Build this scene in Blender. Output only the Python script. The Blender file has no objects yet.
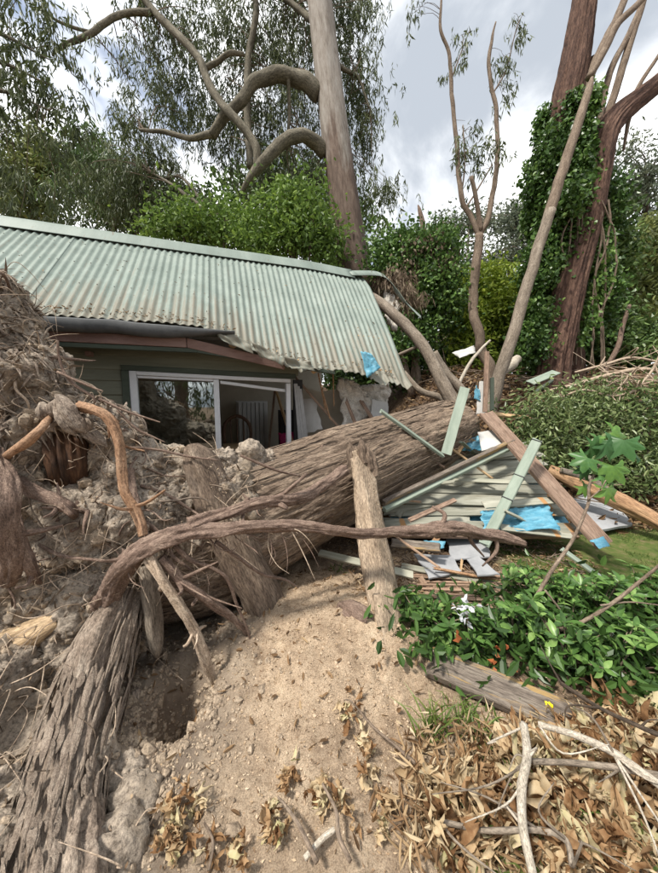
import bpy, bmesh, math, random
import numpy as np
from mathutils import Vector, Matrix, Quaternion

# ------------------------------------------------------------------ camera, sky, sun, exposure
scene = bpy.context.scene
F, CX, CY, HZ, CH = 315.0, 329.0, 436.5, 400.0, 1.6       # focal length and centre in photo pixels, eye height in metres
TH = math.atan((CY - HZ) / F)
cam = bpy.data.objects.new('camera', bpy.data.cameras.new('camera'))
scene.collection.objects.link(cam)
cam.location = (0, 0, CH)
cam.rotation_euler = (math.pi / 2 - TH, 0, 0)
cam.data.sensor_fit = 'VERTICAL'
cam.data.sensor_height = 36
cam.data.lens = F / 873 * 36
cam.data.clip_start = 0.05
cam.data.clip_end = 2000
scene.camera = cam

SUN_EL, SUN_AZ = math.radians(58), math.radians(-128)     # azimuth from +Y towards +X: behind the viewer's left shoulder
world = bpy.data.worlds.new('World')
scene.world = world
world.use_nodes = True
wt = world.node_tree
wt.nodes.clear()


def wn(t, **k):
    n = wt.nodes.new(t)
    for a, b in k.items():
        setattr(n, a, b)
    return n


w_out = wn('ShaderNodeOutputWorld')
w_bg = wn('ShaderNodeBackground')
w_bg.inputs['Strength'].default_value = 0.1
w_sky = wn('ShaderNodeTexSky', sky_type='NISHITA', sun_disc=False, sun_elevation=SUN_EL, sun_rotation=SUN_AZ)
w_tc = wn('ShaderNodeTexCoord')
w_sep = wn('ShaderNodeSeparateXYZ')
wt.links.new(w_tc.outputs['Generated'], w_sep.inputs[0])
w_add = wn('ShaderNodeMath', operation='ADD')
w_add.inputs[1].default_value = 0.35
w_max = wn('ShaderNodeMath', operation='MAXIMUM')
w_max.inputs[1].default_value = 0.05
wt.links.new(w_sep.outputs['Z'], w_add.inputs[0])
wt.links.new(w_add.outputs[0], w_max.inputs[0])
w_div = wn('ShaderNodeVectorMath', operation='DIVIDE')
w_cmb = wn('ShaderNodeCombineXYZ')
for i in range(3):
    wt.links.new(w_max.outputs[0], w_cmb.inputs[i])
wt.links.new(w_tc.outputs['Generated'], w_div.inputs[0])
wt.links.new(w_cmb.outputs[0], w_div.inputs[1])


def w_noise(scale, loc, detail, lo, hi, c0, c1):
    mp = wn('ShaderNodeMapping')
    mp.inputs['Location'].default_value = loc
    nz = wn('ShaderNodeTexNoise')
    nz.inputs['Scale'].default_value = scale
    nz.inputs['Detail'].default_value = detail
    nz.inputs['Roughness'].default_value = 0.55
    nz.inputs['Distortion'].default_value = 0.35
    rp = wn('ShaderNodeValToRGB')
    rp.color_ramp.elements[0].position = lo
    rp.color_ramp.elements[1].position = hi
    rp.color_ramp.elements[0].color = c0
    rp.color_ramp.elements[1].color = c1
    rp.color_ramp.interpolation = 'EASE'
    wt.links.new(w_div.outputs[0], mp.inputs[0])
    wt.links.new(mp.outputs[0], nz.inputs['Vector'])
    wt.links.new(nz.outputs['Fac'], rp.inputs[0])
    return rp.outputs[0]


w_cover = w_noise(1.6, (3.1, 0.4, 0.2), 6, 0.31, 0.43, (0, 0, 0, 1), (1, 1, 1, 1))
w_tone = w_noise(1.35, (0.55, 1.15, 0.7), 8, 0.42, 0.60, (.37, .405, .455, 1), (1.18, 1.19, 1.19, 1))
w_mul = wn('ShaderNodeVectorMath', operation='SCALE')
w_mul.inputs['Scale'].default_value = 10.0
wt.links.new(w_tone, w_mul.inputs[0])
w_mix = wn('ShaderNodeMix', data_type='RGBA')
wt.links.new(w_cover, w_mix.inputs['Factor'])
wt.links.new(w_sky.outputs[0], w_mix.inputs['A'])
wt.links.new(w_mul.outputs[0], w_mix.inputs['B'])
wt.links.new(w_mix.outputs['Result'], w_bg.inputs['Color'])
wt.links.new(w_bg.outputs[0], w_out.inputs[0])

sun = bpy.data.objects.new('sun', bpy.data.lights.new('sun', 'SUN'))
scene.collection.objects.link(sun)
sun.data.energy = 3.3
sun.data.angle = math.radians(7)
sun.data.color = (1.0, 0.95, 0.87)
sv = Vector((math.sin(SUN_AZ) * math.cos(SUN_EL), math.cos(SUN_AZ) * math.cos(SUN_EL), math.sin(SUN_EL)))
sun.rotation_euler = sv.to_track_quat('Z', 'Y').to_euler()
sun.location = sv * 30

scene.view_settings.view_transform = 'Standard'
scene.view_settings.look = 'None'
scene.view_settings.gamma = 1
scene.view_settings.use_curve_mapping = False
scene.view_settings.exposure = 0.70
scene.render.engine = 'CYCLES'
scene.cycles.max_bounces = 6
scene.cycles.transparent_max_bounces = 8
scene.cycles.use_denoising = True

# ------------------------------------------------------------------ numeric helpers
rng = np.random.default_rng(11)
random.seed(11)


def ray(px, py):
    u, v = (px - CX) / F, -(py - CY) / F
    return np.array([u, math.cos(TH) + v * math.sin(TH), -math.sin(TH) + v * math.cos(TH)])


def P(px, py, Y):
    """world point seen at a place of the photograph, Y metres ahead of the viewer"""
    r = ray(px, py)
    return np.array([0, 0, CH]) + r * (Y / r[1])


def noise3(p):
    p = np.asarray(p, float)
    i = np.floor(p).astype(np.int64)
    f = p - i
    u = f * f * (3 - 2 * f)
    M = 0xffffffff
    res = 0

    def h(a, b, c):
        x = ((a * 73856093) ^ (b * 19349663) ^ (c * 83492791)) & M
        x = ((x ^ (x >> 13)) * 1274126177) & M
        x = ((x ^ (x >> 16)) * 2246822519) & M
        x ^= x >> 13
        return (x & 0xffff) / 32767.5 - 1
    for dx in (0, 1):
        wx = u[..., 0] if dx else 1 - u[..., 0]
        for dy in (0, 1):
            wy = u[..., 1] if dy else 1 - u[..., 1]
            for dz in (0, 1):
                wz = u[..., 2] if dz else 1 - u[..., 2]
                res = res + wx * wy * wz * h(i[..., 0] + dx, i[..., 1] + dy, i[..., 2] + dz)
    return res


def fbm(p, o=4, g=.5):
    p = np.asarray(p, float)
    s, a, t = 0, 1, 0
    for k in range(o):
        s = s + a * noise3(p * 2 ** k + k * 17.3)
        t += a
        a *= g
    return s / t


def sm(a, b, x):
    t = np.clip((np.asarray(x, float) - a) / (b - a), 0, 1)
    return t * t * (3 - 2 * t)


def unit(v):
    v = np.asarray(v, float)
    return v / (np.linalg.norm(v, axis=-1, keepdims=True) + 1e-9)


def catmull(pts, sub):
    pts = np.asarray(pts, float)
    if len(pts) < 3:
        t = np.linspace(0, 1, sub + 1)[:, None]
        return pts[0] * (1 - t) + pts[1] * t
    e = np.vstack([2 * pts[0] - pts[1], pts, 2 * pts[-1] - pts[-2]])
    out = []
    for k in range(1, len(e) - 2):
        t = np.linspace(0, 1, sub, endpoint=False)[:, None]
        a, b, c, d = e[k - 1], e[k], e[k + 1], e[k + 2]
        out.append(.5 * (2 * b + (c - a) * t + (2 * a - 5 * b + 4 * c - d) * t ** 2 + (3 * b - a - 3 * c + d) * t ** 3))
    out.append(pts[-1:])
    return np.vstack(out)


# ------------------------------------------------------------------ mesh helpers
class MB:
    """collects pieces of ONE mesh"""

    def __init__(s):
        s.v, s.q, s.t, s.tc, s.ti, s.n = [], [], [], [], [], 0

    def add(s, v, q=None, t=None, tc=None, tint=None):
        v = np.asarray(v, float).reshape(-1, 3)
        s.v.append(v)
        if q is not None and len(q):
            s.q.append(np.asarray(q, np.int64).reshape(-1, 4) + s.n)
        if t is not None and len(t):
            s.t.append(np.asarray(t, np.int64).reshape(-1, 3) + s.n)
        s.tc.append(v if tc is None else np.asarray(tc, float).reshape(-1, 3))
        if tint is None:
            tint = np.full(len(v), .5)
        s.ti.append(np.broadcast_to(np.asarray(tint, float), (len(v),)) if np.ndim(tint) == 0 else np.asarray(tint, float))
        s.n += len(v)
        return s

    def build(s, name, mat, parent=None, smooth=False, loc=None):
        V = np.vstack(s.v)
        Q = np.vstack(s.q) if s.q else np.zeros((0, 4), np.int64)
        T = np.vstack(s.t) if s.t else np.zeros((0, 3), np.int64)
        base = np.zeros(3)
        if parent is not None:
            base = world_loc(parent)
        if loc is not None:
            base = np.asarray(loc, float)
        me = mk_mesh(name, V - base, Q, T, np.vstack(s.tc), np.concatenate(s.ti), smooth)
        o = link(name, me, mat, parent)
        if loc is not None:
            o.location = Vector(base - (world_loc(parent) if parent is not None else 0))
        return o


def world_loc(o):
    l = np.zeros(3)
    while o is not None:
        l = l + np.array(o.location)
        o = o.parent
    return l


def wm(o):
    m = Matrix.Identity(4)
    while o is not None:
        m = o.matrix_basis @ m
        o = o.parent
    return m


def mk_mesh(name, V, Q, T, tc=None, tint=None, smooth=False):
    me = bpy.data.meshes.new(name)
    me.vertices.add(len(V))
    me.vertices.foreach_set('co', np.ascontiguousarray(V, np.float32).ravel())
    loops = np.concatenate([Q.ravel(), T.ravel()]).astype(np.int32)
    me.loops.add(len(loops))
    me.loops.foreach_set('vertex_index', loops)
    nq, nt = len(Q), len(T)
    me.polygons.add(nq + nt)
    st = np.concatenate([np.arange(nq) * 4, nq * 4 + np.arange(nt) * 3]).astype(np.int32)
    me.polygons.foreach_set('loop_start', st)
    me.update(calc_edges=True)
    me.polygons.foreach_set('use_smooth', np.full(nq + nt, bool(smooth)))
    if tc is not None:
        me.attributes.new('tc', 'FLOAT_VECTOR', 'POINT').data.foreach_set('vector', np.ascontiguousarray(tc, np.float32).ravel())
    if tint is not None:
        me.attributes.new('tint', 'FLOAT', 'POINT').data.foreach_set('value', np.ascontiguousarray(tint, np.float32))
    me.validate()
    return me


def link(name, me, mat, parent=None):
    o = bpy.data.objects.new(name, me)
    if mat is not None and me is not None and len(me.materials) == 0:
        me.materials.append(mat)
    scene.collection.objects.link(o)
    if parent is not None:
        o.parent = parent
    return o


def thing(name, label, cat, loc=(0, 0, 0), group=None):
    o = bpy.data.objects.new(name, None)
    scene.collection.objects.link(o)
    o.empty_display_size = .1
    o.location = Vector(np.asarray(loc, float))
    return tag(o, label, cat, group)


def tag(o, label, cat, group=None):
    o['label'] = label
    o['category'] = cat
    if group:
        o['group'] = group
    return o


def kind(o, k):
    o['kind'] = k
    return o


def tube(pts, rad, nseg=10, sub=6, amp=0., fa=1.5, fl=2., ridge=False, seed=0., wob=0., flat=1., cap=True, octv=3, amp2=0.):
    """tapered limb along points; tc holds unrolled bark coordinates"""
    a = np.hstack([np.asarray(pts, float), np.asarray(rad, float).reshape(-1, 1)])
    c = catmull(a, sub)
    C, R = c[:, :3].copy(), np.maximum(c[:, 3], .0008)
    n = len(C)
    T = unit(np.gradient(C, axis=0))
    L = np.concatenate([[0], np.cumsum(np.linalg.norm(np.diff(C, axis=0), axis=1))])
    if wob:
        k = np.stack([L * 3 + seed, np.full(n, seed * 1.7), np.zeros(n)], 1)
        C = C + wob * np.stack([fbm(k, 3), fbm(k + 31, 3), fbm(k + 57, 3)], 1) * R[:, None]
    N = np.zeros((n, 3))
    up = np.array([0, 0, 1.]) if abs(T[0, 2]) < .9 else np.array([1., 0, 0])
    N[0] = unit(np.cross(up, T[0]))
    for i in range(1, n):
        v = N[i - 1] - T[i] * (N[i - 1] @ T[i])
        N[i] = unit(v)
    B = np.cross(T, N)
    ang = np.linspace(0, 2 * math.pi, nseg, endpoint=False)
    ca, sa = np.cos(ang), np.sin(ang)
    tc = np.stack([np.outer(R, ca), np.outer(R, sa), np.repeat(L[:, None], nseg, 1)], 2)
    rr = np.repeat(R[:, None], nseg, 1)
    if amp:
        Rm = R.mean()
        q = np.stack([np.tile(ca * fa, (n, 1)), np.tile(sa * fa, (n, 1)), tc[:, :, 2] * fl], 2) + seed * 3.1
        d = fbm(q, octv)
        if ridge:
            d = 1 - 2 * np.abs(d) * 1.6
        rr = rr * (1 + amp * d)
        if amp2:      # slow swellings, knots and hollows
            q2 = np.stack([np.tile(ca * 1.3, (n, 1)), np.tile(sa * 1.3, (n, 1)), tc[:, :, 2] * .5 / max(Rm, .02) ** .6], 2) + seed * 1.9
            rr = rr * (1 + amp2 * 2.2 * fbm(q2, 2))
    V = C[:, None, :] + rr[:, :, None] * (ca[None, :, None] * N[:, None, :] + flat * sa[None, :, None] * B[:, None, :])
    i = np.arange(n - 1)[:, None] * nseg
    j = np.arange(nseg)[None, :]
    j2 = (j + 1) % nseg
    Q = np.stack([i + j, i + j2, i + nseg + j2, i + nseg + j], 2).reshape(-1, 4)
    V, tc = V.reshape(-1, 3), tc.reshape(-1, 3) + seed * 5.3
    Tn = []
    if cap:
        V = np.vstack([V, C[0], C[-1]])
        tc = np.vstack([tc, tc[0], tc[-1]])
        m = n * nseg
        for k in range(nseg):
            Tn.append((m, (k + 1) % nseg, k))
            Tn.append((m + 1, (n - 1) * nseg + k, (n - 1) * nseg + (k + 1) % nseg))
    return dict(v=V, q=Q, t=Tn, tc=tc)


def pxtube(path, Y=None, **k):
    """path: (px, py, half width px[, Y]) -> tube"""
    pts, rad = [], []
    for e in path:
        y = e[3] if len(e) > 3 else Y
        pts.append(P(e[0], e[1], y))
        rad.append(e[2] * y / F)
    return tube(pts, rad, **k)


def leaf_arrays(base, d, side, ln, wd, fold=.25, broad=False, bend=0.):
    nrm = np.cross(d, side)
    ln, wd = ln[:, None], wd[:, None]
    tip = base + d * ln - nrm * ln * bend
    N = len(base)
    if not broad:
        c = base + d * ln * .4
        l = c + side * wd * .5 + nrm * wd * fold
        r = c - side * wd * .5 + nrm * wd * fold
        V = np.stack([base, l, tip, r], 1).reshape(-1, 3)
        k = np.arange(N)[:, None] * 4
        T = np.concatenate([k + np.array([[0, 1, 2]]), k + np.array([[0, 2, 3]])], 0)
        return V, None, T, 4
    c1, c2 = base + d * ln * .28 + nrm * ln * bend * .4, base + d * ln * .68 + nrm * ln * bend * .3
    l1 = c1 + side * wd * .46 + nrm * wd * fold
    l2 = c2 + side * wd * .42 + nrm * wd * fold
    r1 = c1 - side * wd * .46 + nrm * wd * fold
    r2 = c2 - side * wd * .42 + nrm * wd * fold
    V = np.stack([base, l1, l2, tip, r2, r1], 1).reshape(-1, 3)
    k = np.arange(N)[:, None] * 6
    Q = np.concatenate([k + np.array([[0, 1, 2, 3]]), k + np.array([[0, 3, 4, 5]])], 0)
    return V, Q, None, 6


def rand_unit(n):
    return unit(rng.normal(size=(n, 3)))


def put_leaves(mb, pos, d, ln, wd, tint, broad=False, fold=.25, flatness=0., bend=0.):
    n = len(pos)
    s = unit(np.cross(d, rand_unit(n)))
    if flatness:
        h = unit(np.cross(d, np.array([0, 0, 1.]) + rng.normal(size=(n, 3)) * .35))
        s = unit(s * (1 - flatness) + h * flatness)
        s = unit(s - d * np.sum(s * d, 1, keepdims=True))
    lnv = ln * rng.uniform(.65, 1.3, n)
    wdv = wd * rng.uniform(.7, 1.3, n)
    V, Q, T, k = leaf_arrays(pos, d, s, lnv, wdv, fold, broad, bend)
    mb.add(V, Q, T, tint=np.repeat(tint, k))


def clumps(ells):
    """ells: (px, py, rx px, ry px, Y, depth m, n) -> clump centres in the world"""
    out = []
    for (px, py, rx, ry, Y, dep, n) in ells:
        c = P(px, py, Y)
        u = rand_unit(n) * (rng.uniform(0, 1, n) ** .42)[:, None]
        out.append(c + u * np.array([rx * Y / F, dep, ry * Y / F]))
    return np.vstack(out)


def foliage(cl, per, sig, ln, wd, droop=.3, broad=False, fold=.25, flatness=0., strands=False, tvar=.5, up=0.):
    mb = MB()
    n = len(cl)
    ct = rng.uniform(0, 1, n)
    if strands:
        pos, d, ti = [], [], []
        for c, t in zip(cl, ct):
            for k in range(max(1, per // 9)):
                s = c + rng.normal(size=3) * sig * np.array([1, 1, .6])
                h = unit(rng.normal(size=3) * .35 + np.array([0, 0, -1]))
                m = 9
                q = np.linspace(0, 1, m)[:, None] * rng.uniform(.5, 1.2) * sig * 1.6
                pos.append(s + h * q + rng.normal(size=(m, 3)) * .03)
                d.append(unit(rng.normal(size=(m, 3)) * .42 + np.array([0, 0, -1])))
                ti.append(np.clip(t * tvar + rng.uniform(0, 1, m) * (1 - tvar), 0, 1))
        put_leaves(mb, np.vstack(pos), np.vstack(d), ln, wd, np.concatenate(ti), broad, fold)
        return mb
    idx = np.repeat(np.arange(n), per)
    pos = cl[idx] + rng.normal(size=(n * per, 3)) * sig * np.array([1, 1, .75])
    d = unit(rand_unit(n * per) * (1 - droop) + np.array([0, 0, -1.]) * droop + np.array([0, 0, up]))
    ti = np.clip(ct[idx] * tvar + rng.uniform(0, 1, n * per) * (1 - tvar), 0, 1)
    put_leaves(mb, pos, d, ln, wd, ti, broad, fold, flatness)
    return mb


def twigs(mb, starts, ends, r0, r1, sag=.15, nseg=4):
    for a, b in zip(starts, ends):
        L = np.linalg.norm(b - a)
        m1 = a * .65 + b * .35 + rng.normal(size=3) * L * .06 + np.array([0, 0, sag * L])
        m2 = a * .3 + b * .7 + rng.normal(size=3) * L * .06 + np.array([0, 0, sag * L * .7])
        mb.add(**tube([a, m1, m2, b], [r0, r0 * .7 + r1 * .3, r0 * .35 + r1 * .65, r1], nseg=nseg, sub=2, cap=False, seed=rng.uniform(0, 9)))


# ------------------------------------------------------------------ materials
def nodes_of(name):
    m = bpy.data.materials.new(name)
    m.use_nodes = True
    nt = m.node_tree
    nt.nodes.clear()
    o = nt.nodes.new('ShaderNodeOutputMaterial')
    b = nt.nodes.new('ShaderNodeBsdfPrincipled')
    nt.links.new(b.outputs[0], o.inputs[0])
    return m, nt, b, o


def c4(c):
    return (c[0], c[1], c[2], 1)


def ramp(nt, fac, stops):
    r = nt.nodes.new('ShaderNodeValToRGB')
    e = r.color_ramp.elements
    while len(e) < len(stops):
        e.new(.5)
    for k, (p, c) in enumerate(stops):
        e[k].position = p
        e[k].color = c4(c)
    nt.links.new(fac, r.inputs[0])
    return r.outputs[0]


def coords(nt, kindc, scale):
    if kindc in ('tc', 'pos'):
        a = nt.nodes.new('ShaderNodeAttribute')
        a.attribute_name = 'tc'
        src = a.outputs['Vector']
    else:
        a = nt.nodes.new('ShaderNodeTexCoord')
        src = a.outputs[kindc]
    mp = nt.nodes.new('ShaderNodeMapping')
    mp.inputs['Scale'].default_value = scale
    nt.links.new(src, mp.inputs[0])
    return mp.outputs[0]


def noise_node(nt, vec, scale, detail=8, rough=.7, dist=0.):
    n = nt.nodes.new('ShaderNodeTexNoise')
    n.inputs['Scale'].default_value = scale
    n.inputs['Detail'].default_value = detail
    n.inputs['Roughness'].default_value = rough
    n.inputs['Distortion'].default_value = dist
    nt.links.new(vec, n.inputs['Vector'])
    return n.outputs['Fac']


def mixc(nt, f, a, b, mode='MIX'):
    m = nt.nodes.new('ShaderNodeMix')
    m.data_type = 'RGBA'
    m.blend_type = mode
    for inp, v in (('Factor', f), ('A', a), ('B', b)):
        s = m.inputs[inp]
        if inp != 'Factor':
            s = [x for x in m.inputs if x.name == inp and x.type == 'RGBA'][0]
        if isinstance(v, (tuple, list)):
            s.default_value = c4(v)
        elif isinstance(v, (int, float)):
            s.default_value = v
        else:
            nt.links.new(v, s)
    return [x for x in m.outputs if x.type == 'RGBA'][0]


SMOOTH = ('siding', 'paint_green', 'trim_green', 'gutter', 'grey_sheet', 'plaster', 'plaster_cream', 'tarp', 'black', 'alu', 'curtain', 'white_paint', 'pink', 'white_petal', 'yellow_petal', 'red_berry', 'board_green', 'fascia', 'board_primer')


def surf(name, stops, scale=8, stretch=(1, 1, 1), coord='Object', rough=.85, bump=.3, bscale=None, patches=None, objvar=0., spec=.3,
         metal=0., detail=8, bdist=.01, patchscale=1.5, patchlim=(.55, .65)):
    m, nt, b, o = nodes_of(name)
    v = coords(nt, coord, stretch)
    f = noise_node(nt, v, scale, detail, .74)
    col = ramp(nt, f, stops)
    gr = noise_node(nt, v, scale * 8, 5, .8)
    col = mixc(nt, .9, col, ramp(nt, gr, [(.34, (.38, .36, .34)), (.5, (1, 1, 1)), (.68, (1.55, 1.52, 1.48))]), 'MULTIPLY') if name not in SMOOTH else col
    if patches is not None:
        g = noise_node(nt, v, patchscale, 6, .7)
        k = ramp(nt, g, [(patchlim[0], (0, 0, 0)), (patchlim[1], (1, 1, 1))])
        col = mixc(nt, k, col, patches)
    if objvar:
        oi = nt.nodes.new('ShaderNodeObjectInfo')
        hs = nt.nodes.new('ShaderNodeHueSaturation')
        mr = nt.nodes.new('ShaderNodeMapRange')
        mr.inputs['To Min'].default_value = 1 - objvar
        mr.inputs['To Max'].default_value = 1 + objvar
        nt.links.new(oi.outputs['Random'], mr.inputs['Value'])
        nt.links.new(mr.outputs[0], hs.inputs['Value'])
        nt.links.new(col, hs.inputs['Color'])
        col = hs.outputs[0]
    nt.links.new(col, b.inputs['Base Color'])
    b.inputs['Roughness'].default_value = rough
    b.inputs['Specular IOR Level'].default_value = spec
    b.inputs['Metallic'].default_value = metal
    if bump:
        f2 = noise_node(nt, v, bscale or scale * 3, 8, .65)
        bp = nt.nodes.new('ShaderNodeBump')
        bp.inputs['Strength'].default_value = bump
        bp.inputs['Distance'].default_value = bdist
        nt.links.new(f2, bp.inputs['Height'])
        nt.links.new(bp.outputs[0], b.inputs['Normal'])
    return m


def leafmat(name, dark, mid, light, rough=.5, transl=.3, objrand=False, spec=.4):
    m, nt, b, o = nodes_of(name)
    if objrand:
        a = nt.nodes.new('ShaderNodeObjectInfo')
        fac = a.outputs['Random']
        v = coords(nt, 'Object', (1, 1, 1))
        nz = noise_node(nt, v, 35, 4)
        ad = nt.nodes.new('ShaderNodeMath')
        ad.operation = 'MULTIPLY_ADD'
        ad.inputs[1].default_value = .55
        nt.links.new(nz, ad.inputs[0])
        mu = nt.nodes.new('ShaderNodeMath')
        mu.operation = 'MULTIPLY_ADD'
        mu.inputs[1].default_value = .8
        mu.inputs[2].default_value = -.18
        nt.links.new(fac, mu.inputs[0])
        nt.links.new(mu.outputs[0], ad.inputs[2])
        fac = ad.outputs[0]
    else:
        a = nt.nodes.new('ShaderNodeAttribute')
        a.attribute_name = 'tint'
        fac = a.outputs['Fac']
    st = [(0, dark), (.5, mid), (1, light)] if not isinstance(dark, list) else dark
    col = ramp(nt, fac, st)
    nt.links.new(col, b.inputs['Base Color'])
    b.inputs['Roughness'].default_value = rough
    b.inputs['Specular IOR Level'].default_value = spec
    t = nt.nodes.new('ShaderNodeBsdfTranslucent')
    nt.links.new(col, t.inputs['Color'])
    mx = nt.nodes.new('ShaderNodeMixShader')
    mx.inputs[0].default_value = transl
    nt.links.new(b.outputs[0], mx.inputs[1])
    nt.links.new(t.outputs[0], mx.inputs[2])
    nt.links.new(mx.outputs[0], o.inputs[0])
    return m


M = {}
M['log_bark'] = surf('log_bark', [(.25, (.035, .025, .018)), (.42, (.14, .10, .072)), (.6, (.27, .205, .15)), (.8, (.40, .33, .26))], 15, (1, 1, .2), 'tc', .9, 1.0, 40, bdist=.02,
                     patches=(.34, .25, .17), patchscale=4, patchlim=(.55, .75))
M['root_bark'] = surf('root_bark', [(.3, (.075, .05, .038)), (.5, (.19, .13, .10)), (.75, (.36, .27, .21))], 38, (1, 1, .35), 'tc', .88, 1.0, 90, bdist=.010)
M['root_orange'] = surf('root_orange', [(.3, (.16, .085, .045)), (.5, (.29, .17, .10)), (.75, (.40, .27, .18))], 18, (1, 1, .5), 'tc', .8, .5, 60, bdist=.004)
M['root_pale'] = surf('root_pale', [(.3, (.22, .16, .11)), (.5, (.40, .31, .23)), (.75, (.55, .46, .36))], 30, (1, 1, .4), 'tc', .85, .5, 60, bdist=.004)
M['flaky_bark'] = surf('flaky_bark', [(.28, (.09, .065, .05)), (.48, (.23, .18, .14)), (.72, (.40, .335, .27))], 22, (1, 1, .3), 'tc', .92, 1.0, 50, bdist=.015)
M['clay'] = surf('clay', [(.28, (.12, .096, .076)), (.45, (.29, .24, .19)), (.62, (.42, .355, .285)), (.8, (.54, .465, .38))], 7, (1, 1, 1), 'Object', .95, .9, 30, bdist=.02,
                 patches=(.24, .185, .13), patchscale=3.5, patchlim=(.54, .66))
M['clod'] = surf('clod', [(.3, (.19, .145, .105)), (.5, (.33, .26, .19)), (.75, (.46, .375, .28))], 9, (1, 1, 1), 'Object', .95, .5, 60)
M['sand_crumb'] = surf('sand_crumb', [(.3, (.26, .185, .125)), (.5, (.46, .35, .245)), (.75, (.62, .50, .37))], 40, (1, 1, 1), 'Object', .95, .3, 90)
M['heartwood'] = surf('heartwood', [(.3, (.03, .016, .010)), (.5, (.085, .042, .022)), (.75, (.18, .10, .055))], 9, (1, 1, .2), 'tc', .8, .6, 40)
M['split_wood'] = surf('split_wood', [(.3, (.22, .14, .075)), (.5, (.42, .30, .18)), (.75, (.55, .43, .29))], 22, (1, 1, .08), 'tc', .8, .6, 60)
M['split_orange'] = surf('split_orange', [(.3, (.16, .085, .045)), (.5, (.34, .20, .11)), (.72, (.50, .34, .20))], 20, (1, 1, .08), 'tc', .8, .6, 60)
M['sawdust_log'] = surf('sawdust_log', [(.25, (.13, .09, .065)), (.42, (.29, .22, .155)), (.58, (.42, .325, .235)), (.78, (.55, .45, .33))], 12, (1, 1, .35), 'tc', .95, .9, 90, bdist=.012)
M['brown_log'] = surf('brown_log', [(.28, (.07, .048, .035)), (.5, (.17, .125, .092)), (.75, (.31, .245, .185))], 13, (1, 1, .22), 'tc', .95, .9, 50, bdist=.014)
M['red_bark'] = surf('red_bark', [(.28, (.022, .013, .010)), (.46, (.08, .044, .032)), (.62, (.15, .088, .062)), (.85, (.30, .21, .16))], 10, (1, 1, .16), 'tc', .9, .9, 22, bdist=.03)
M['grey_bark'] = surf('grey_bark', [(.28, (.10, .08, .06)), (.5, (.22, .18, .14)), (.75, (.36, .31, .25))], 16, (1, 1, .25), 'tc', .9, .6, 50)
M['brown_twig'] = surf('brown_twig', [(.3, (.09, .065, .045)), (.5, (.18, .135, .10)), (.75, (.30, .24, .18))], 16, (1, 1, .3), 'tc', .9, .3, 50)
M['pale_twig'] = surf('pale_twig', [(.3, (.22, .19, .15)), (.5, (.42, .37, .30)), (.75, (.58, .54, .47))], 30, (1, 1, .4), 'tc', .9, .4, 60)
M['dark_twig'] = surf('dark_twig', [(.3, (.03, .022, .016)), (.7, (.09, .065, .045))], 16, (1, 1, .3), 'tc', .9, .3, 50)


def gum_bark():
    m, nt, b, o = nodes_of('gum_bark')
    v = coords(nt, 'tc', (1, 1, .2))
    f = noise_node(nt, v, 10, 10, .78)
    pale = ramp(nt, f, [(.3, (.10, .075, .055)), (.46, (.24, .205, .17)), (.72, (.40, .37, .33))])
    brown = ramp(nt, f, [(.28, (.04, .026, .018)), (.5, (.12, .08, .058)), (.75, (.26, .20, .155))])
    g = nt.nodes.new('ShaderNodeNewGeometry')
    s = nt.nodes.new('ShaderNodeSeparateXYZ')
    nt.links.new(g.outputs['Position'], s.inputs[0])
    n2 = noise_node(nt, coords(nt, 'tc', (1, 1, .2)), 3, 4)
    ma = nt.nodes.new('ShaderNodeMath')
    ma.operation = 'MULTIPLY_ADD'
    ma.inputs[1].default_value = 6.
    nt.links.new(n2, ma.inputs[0])
    nt.links.new(s.outputs['Z'], ma.inputs[2])
    mr = nt.nodes.new('ShaderNodeMapRange')
    mr.inputs['From Min'].default_value = 10.2
    mr.inputs['From Max'].default_value = 11.2
    nt.links.new(ma.outputs[0], mr.inputs['Value'])
    nt.links.new(mixc(nt, mr.outputs[0], brown, pale), b.inputs['Base Color'])
    b.inputs['Roughness'].default_value = .85
    f2 = noise_node(nt, v, 22, 8)
    bp = nt.nodes.new('ShaderNodeBump')
    bp.inputs['Strength'].default_value = .6
    bp.inputs['Distance'].default_value = .02
    nt.links.new(f2, bp.inputs['Height'])
    nt.links.new(bp.outputs[0], b.inputs['Normal'])
    return m


M['gum_bark'] = gum_bark()
M['gum_limb'] = surf('gum_limb', [(.3, (.05, .043, .028)), (.5, (.12, .105, .074)), (.72, (.23, .205, .155))], 7, (1, 1, .3), 'tc', .85, .4, 30)

M['gum_leaf'] = leafmat('gum_leaf', (0.042, 0.057, 0.021), (0.086, 0.111, 0.039), (0.176, 0.202, 0.081), .5, .28)
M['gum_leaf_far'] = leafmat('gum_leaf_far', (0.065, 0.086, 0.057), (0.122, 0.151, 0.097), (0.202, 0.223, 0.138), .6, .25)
M['green_leaf'] = leafmat('green_leaf', (0.066, 0.116, 0.024), (0.141, 0.232, 0.043), (0.283, 0.396, 0.075), .5, .35)
M['dark_leaf'] = leafmat('dark_leaf', (0.045, 0.081, 0.024), (0.097, 0.162, 0.045), (0.217, 0.309, 0.091), .4, .25)
M['olive_leaf'] = leafmat('olive_leaf', (0.081, 0.107, 0.033), (0.163, 0.195, 0.059), (0.305, 0.331, 0.099), .5, .3)
M['yellow_leaf'] = leafmat('yellow_leaf', (0.103, 0.158, 0.023), (0.264, 0.355, 0.046), (0.547, 0.616, 0.098), .5, .4)
M['ivy_leaf'] = leafmat('ivy_leaf', (0.029, 0.063, 0.016), (0.071, 0.141, 0.031), (0.198, 0.314, 0.078), .35, .25)
M['privet_leaf'] = leafmat('privet_leaf', (0.047, 0.075, 0.026), (0.126, 0.178, 0.059), (0.337, 0.392, 0.180), .38, .25)
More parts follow.
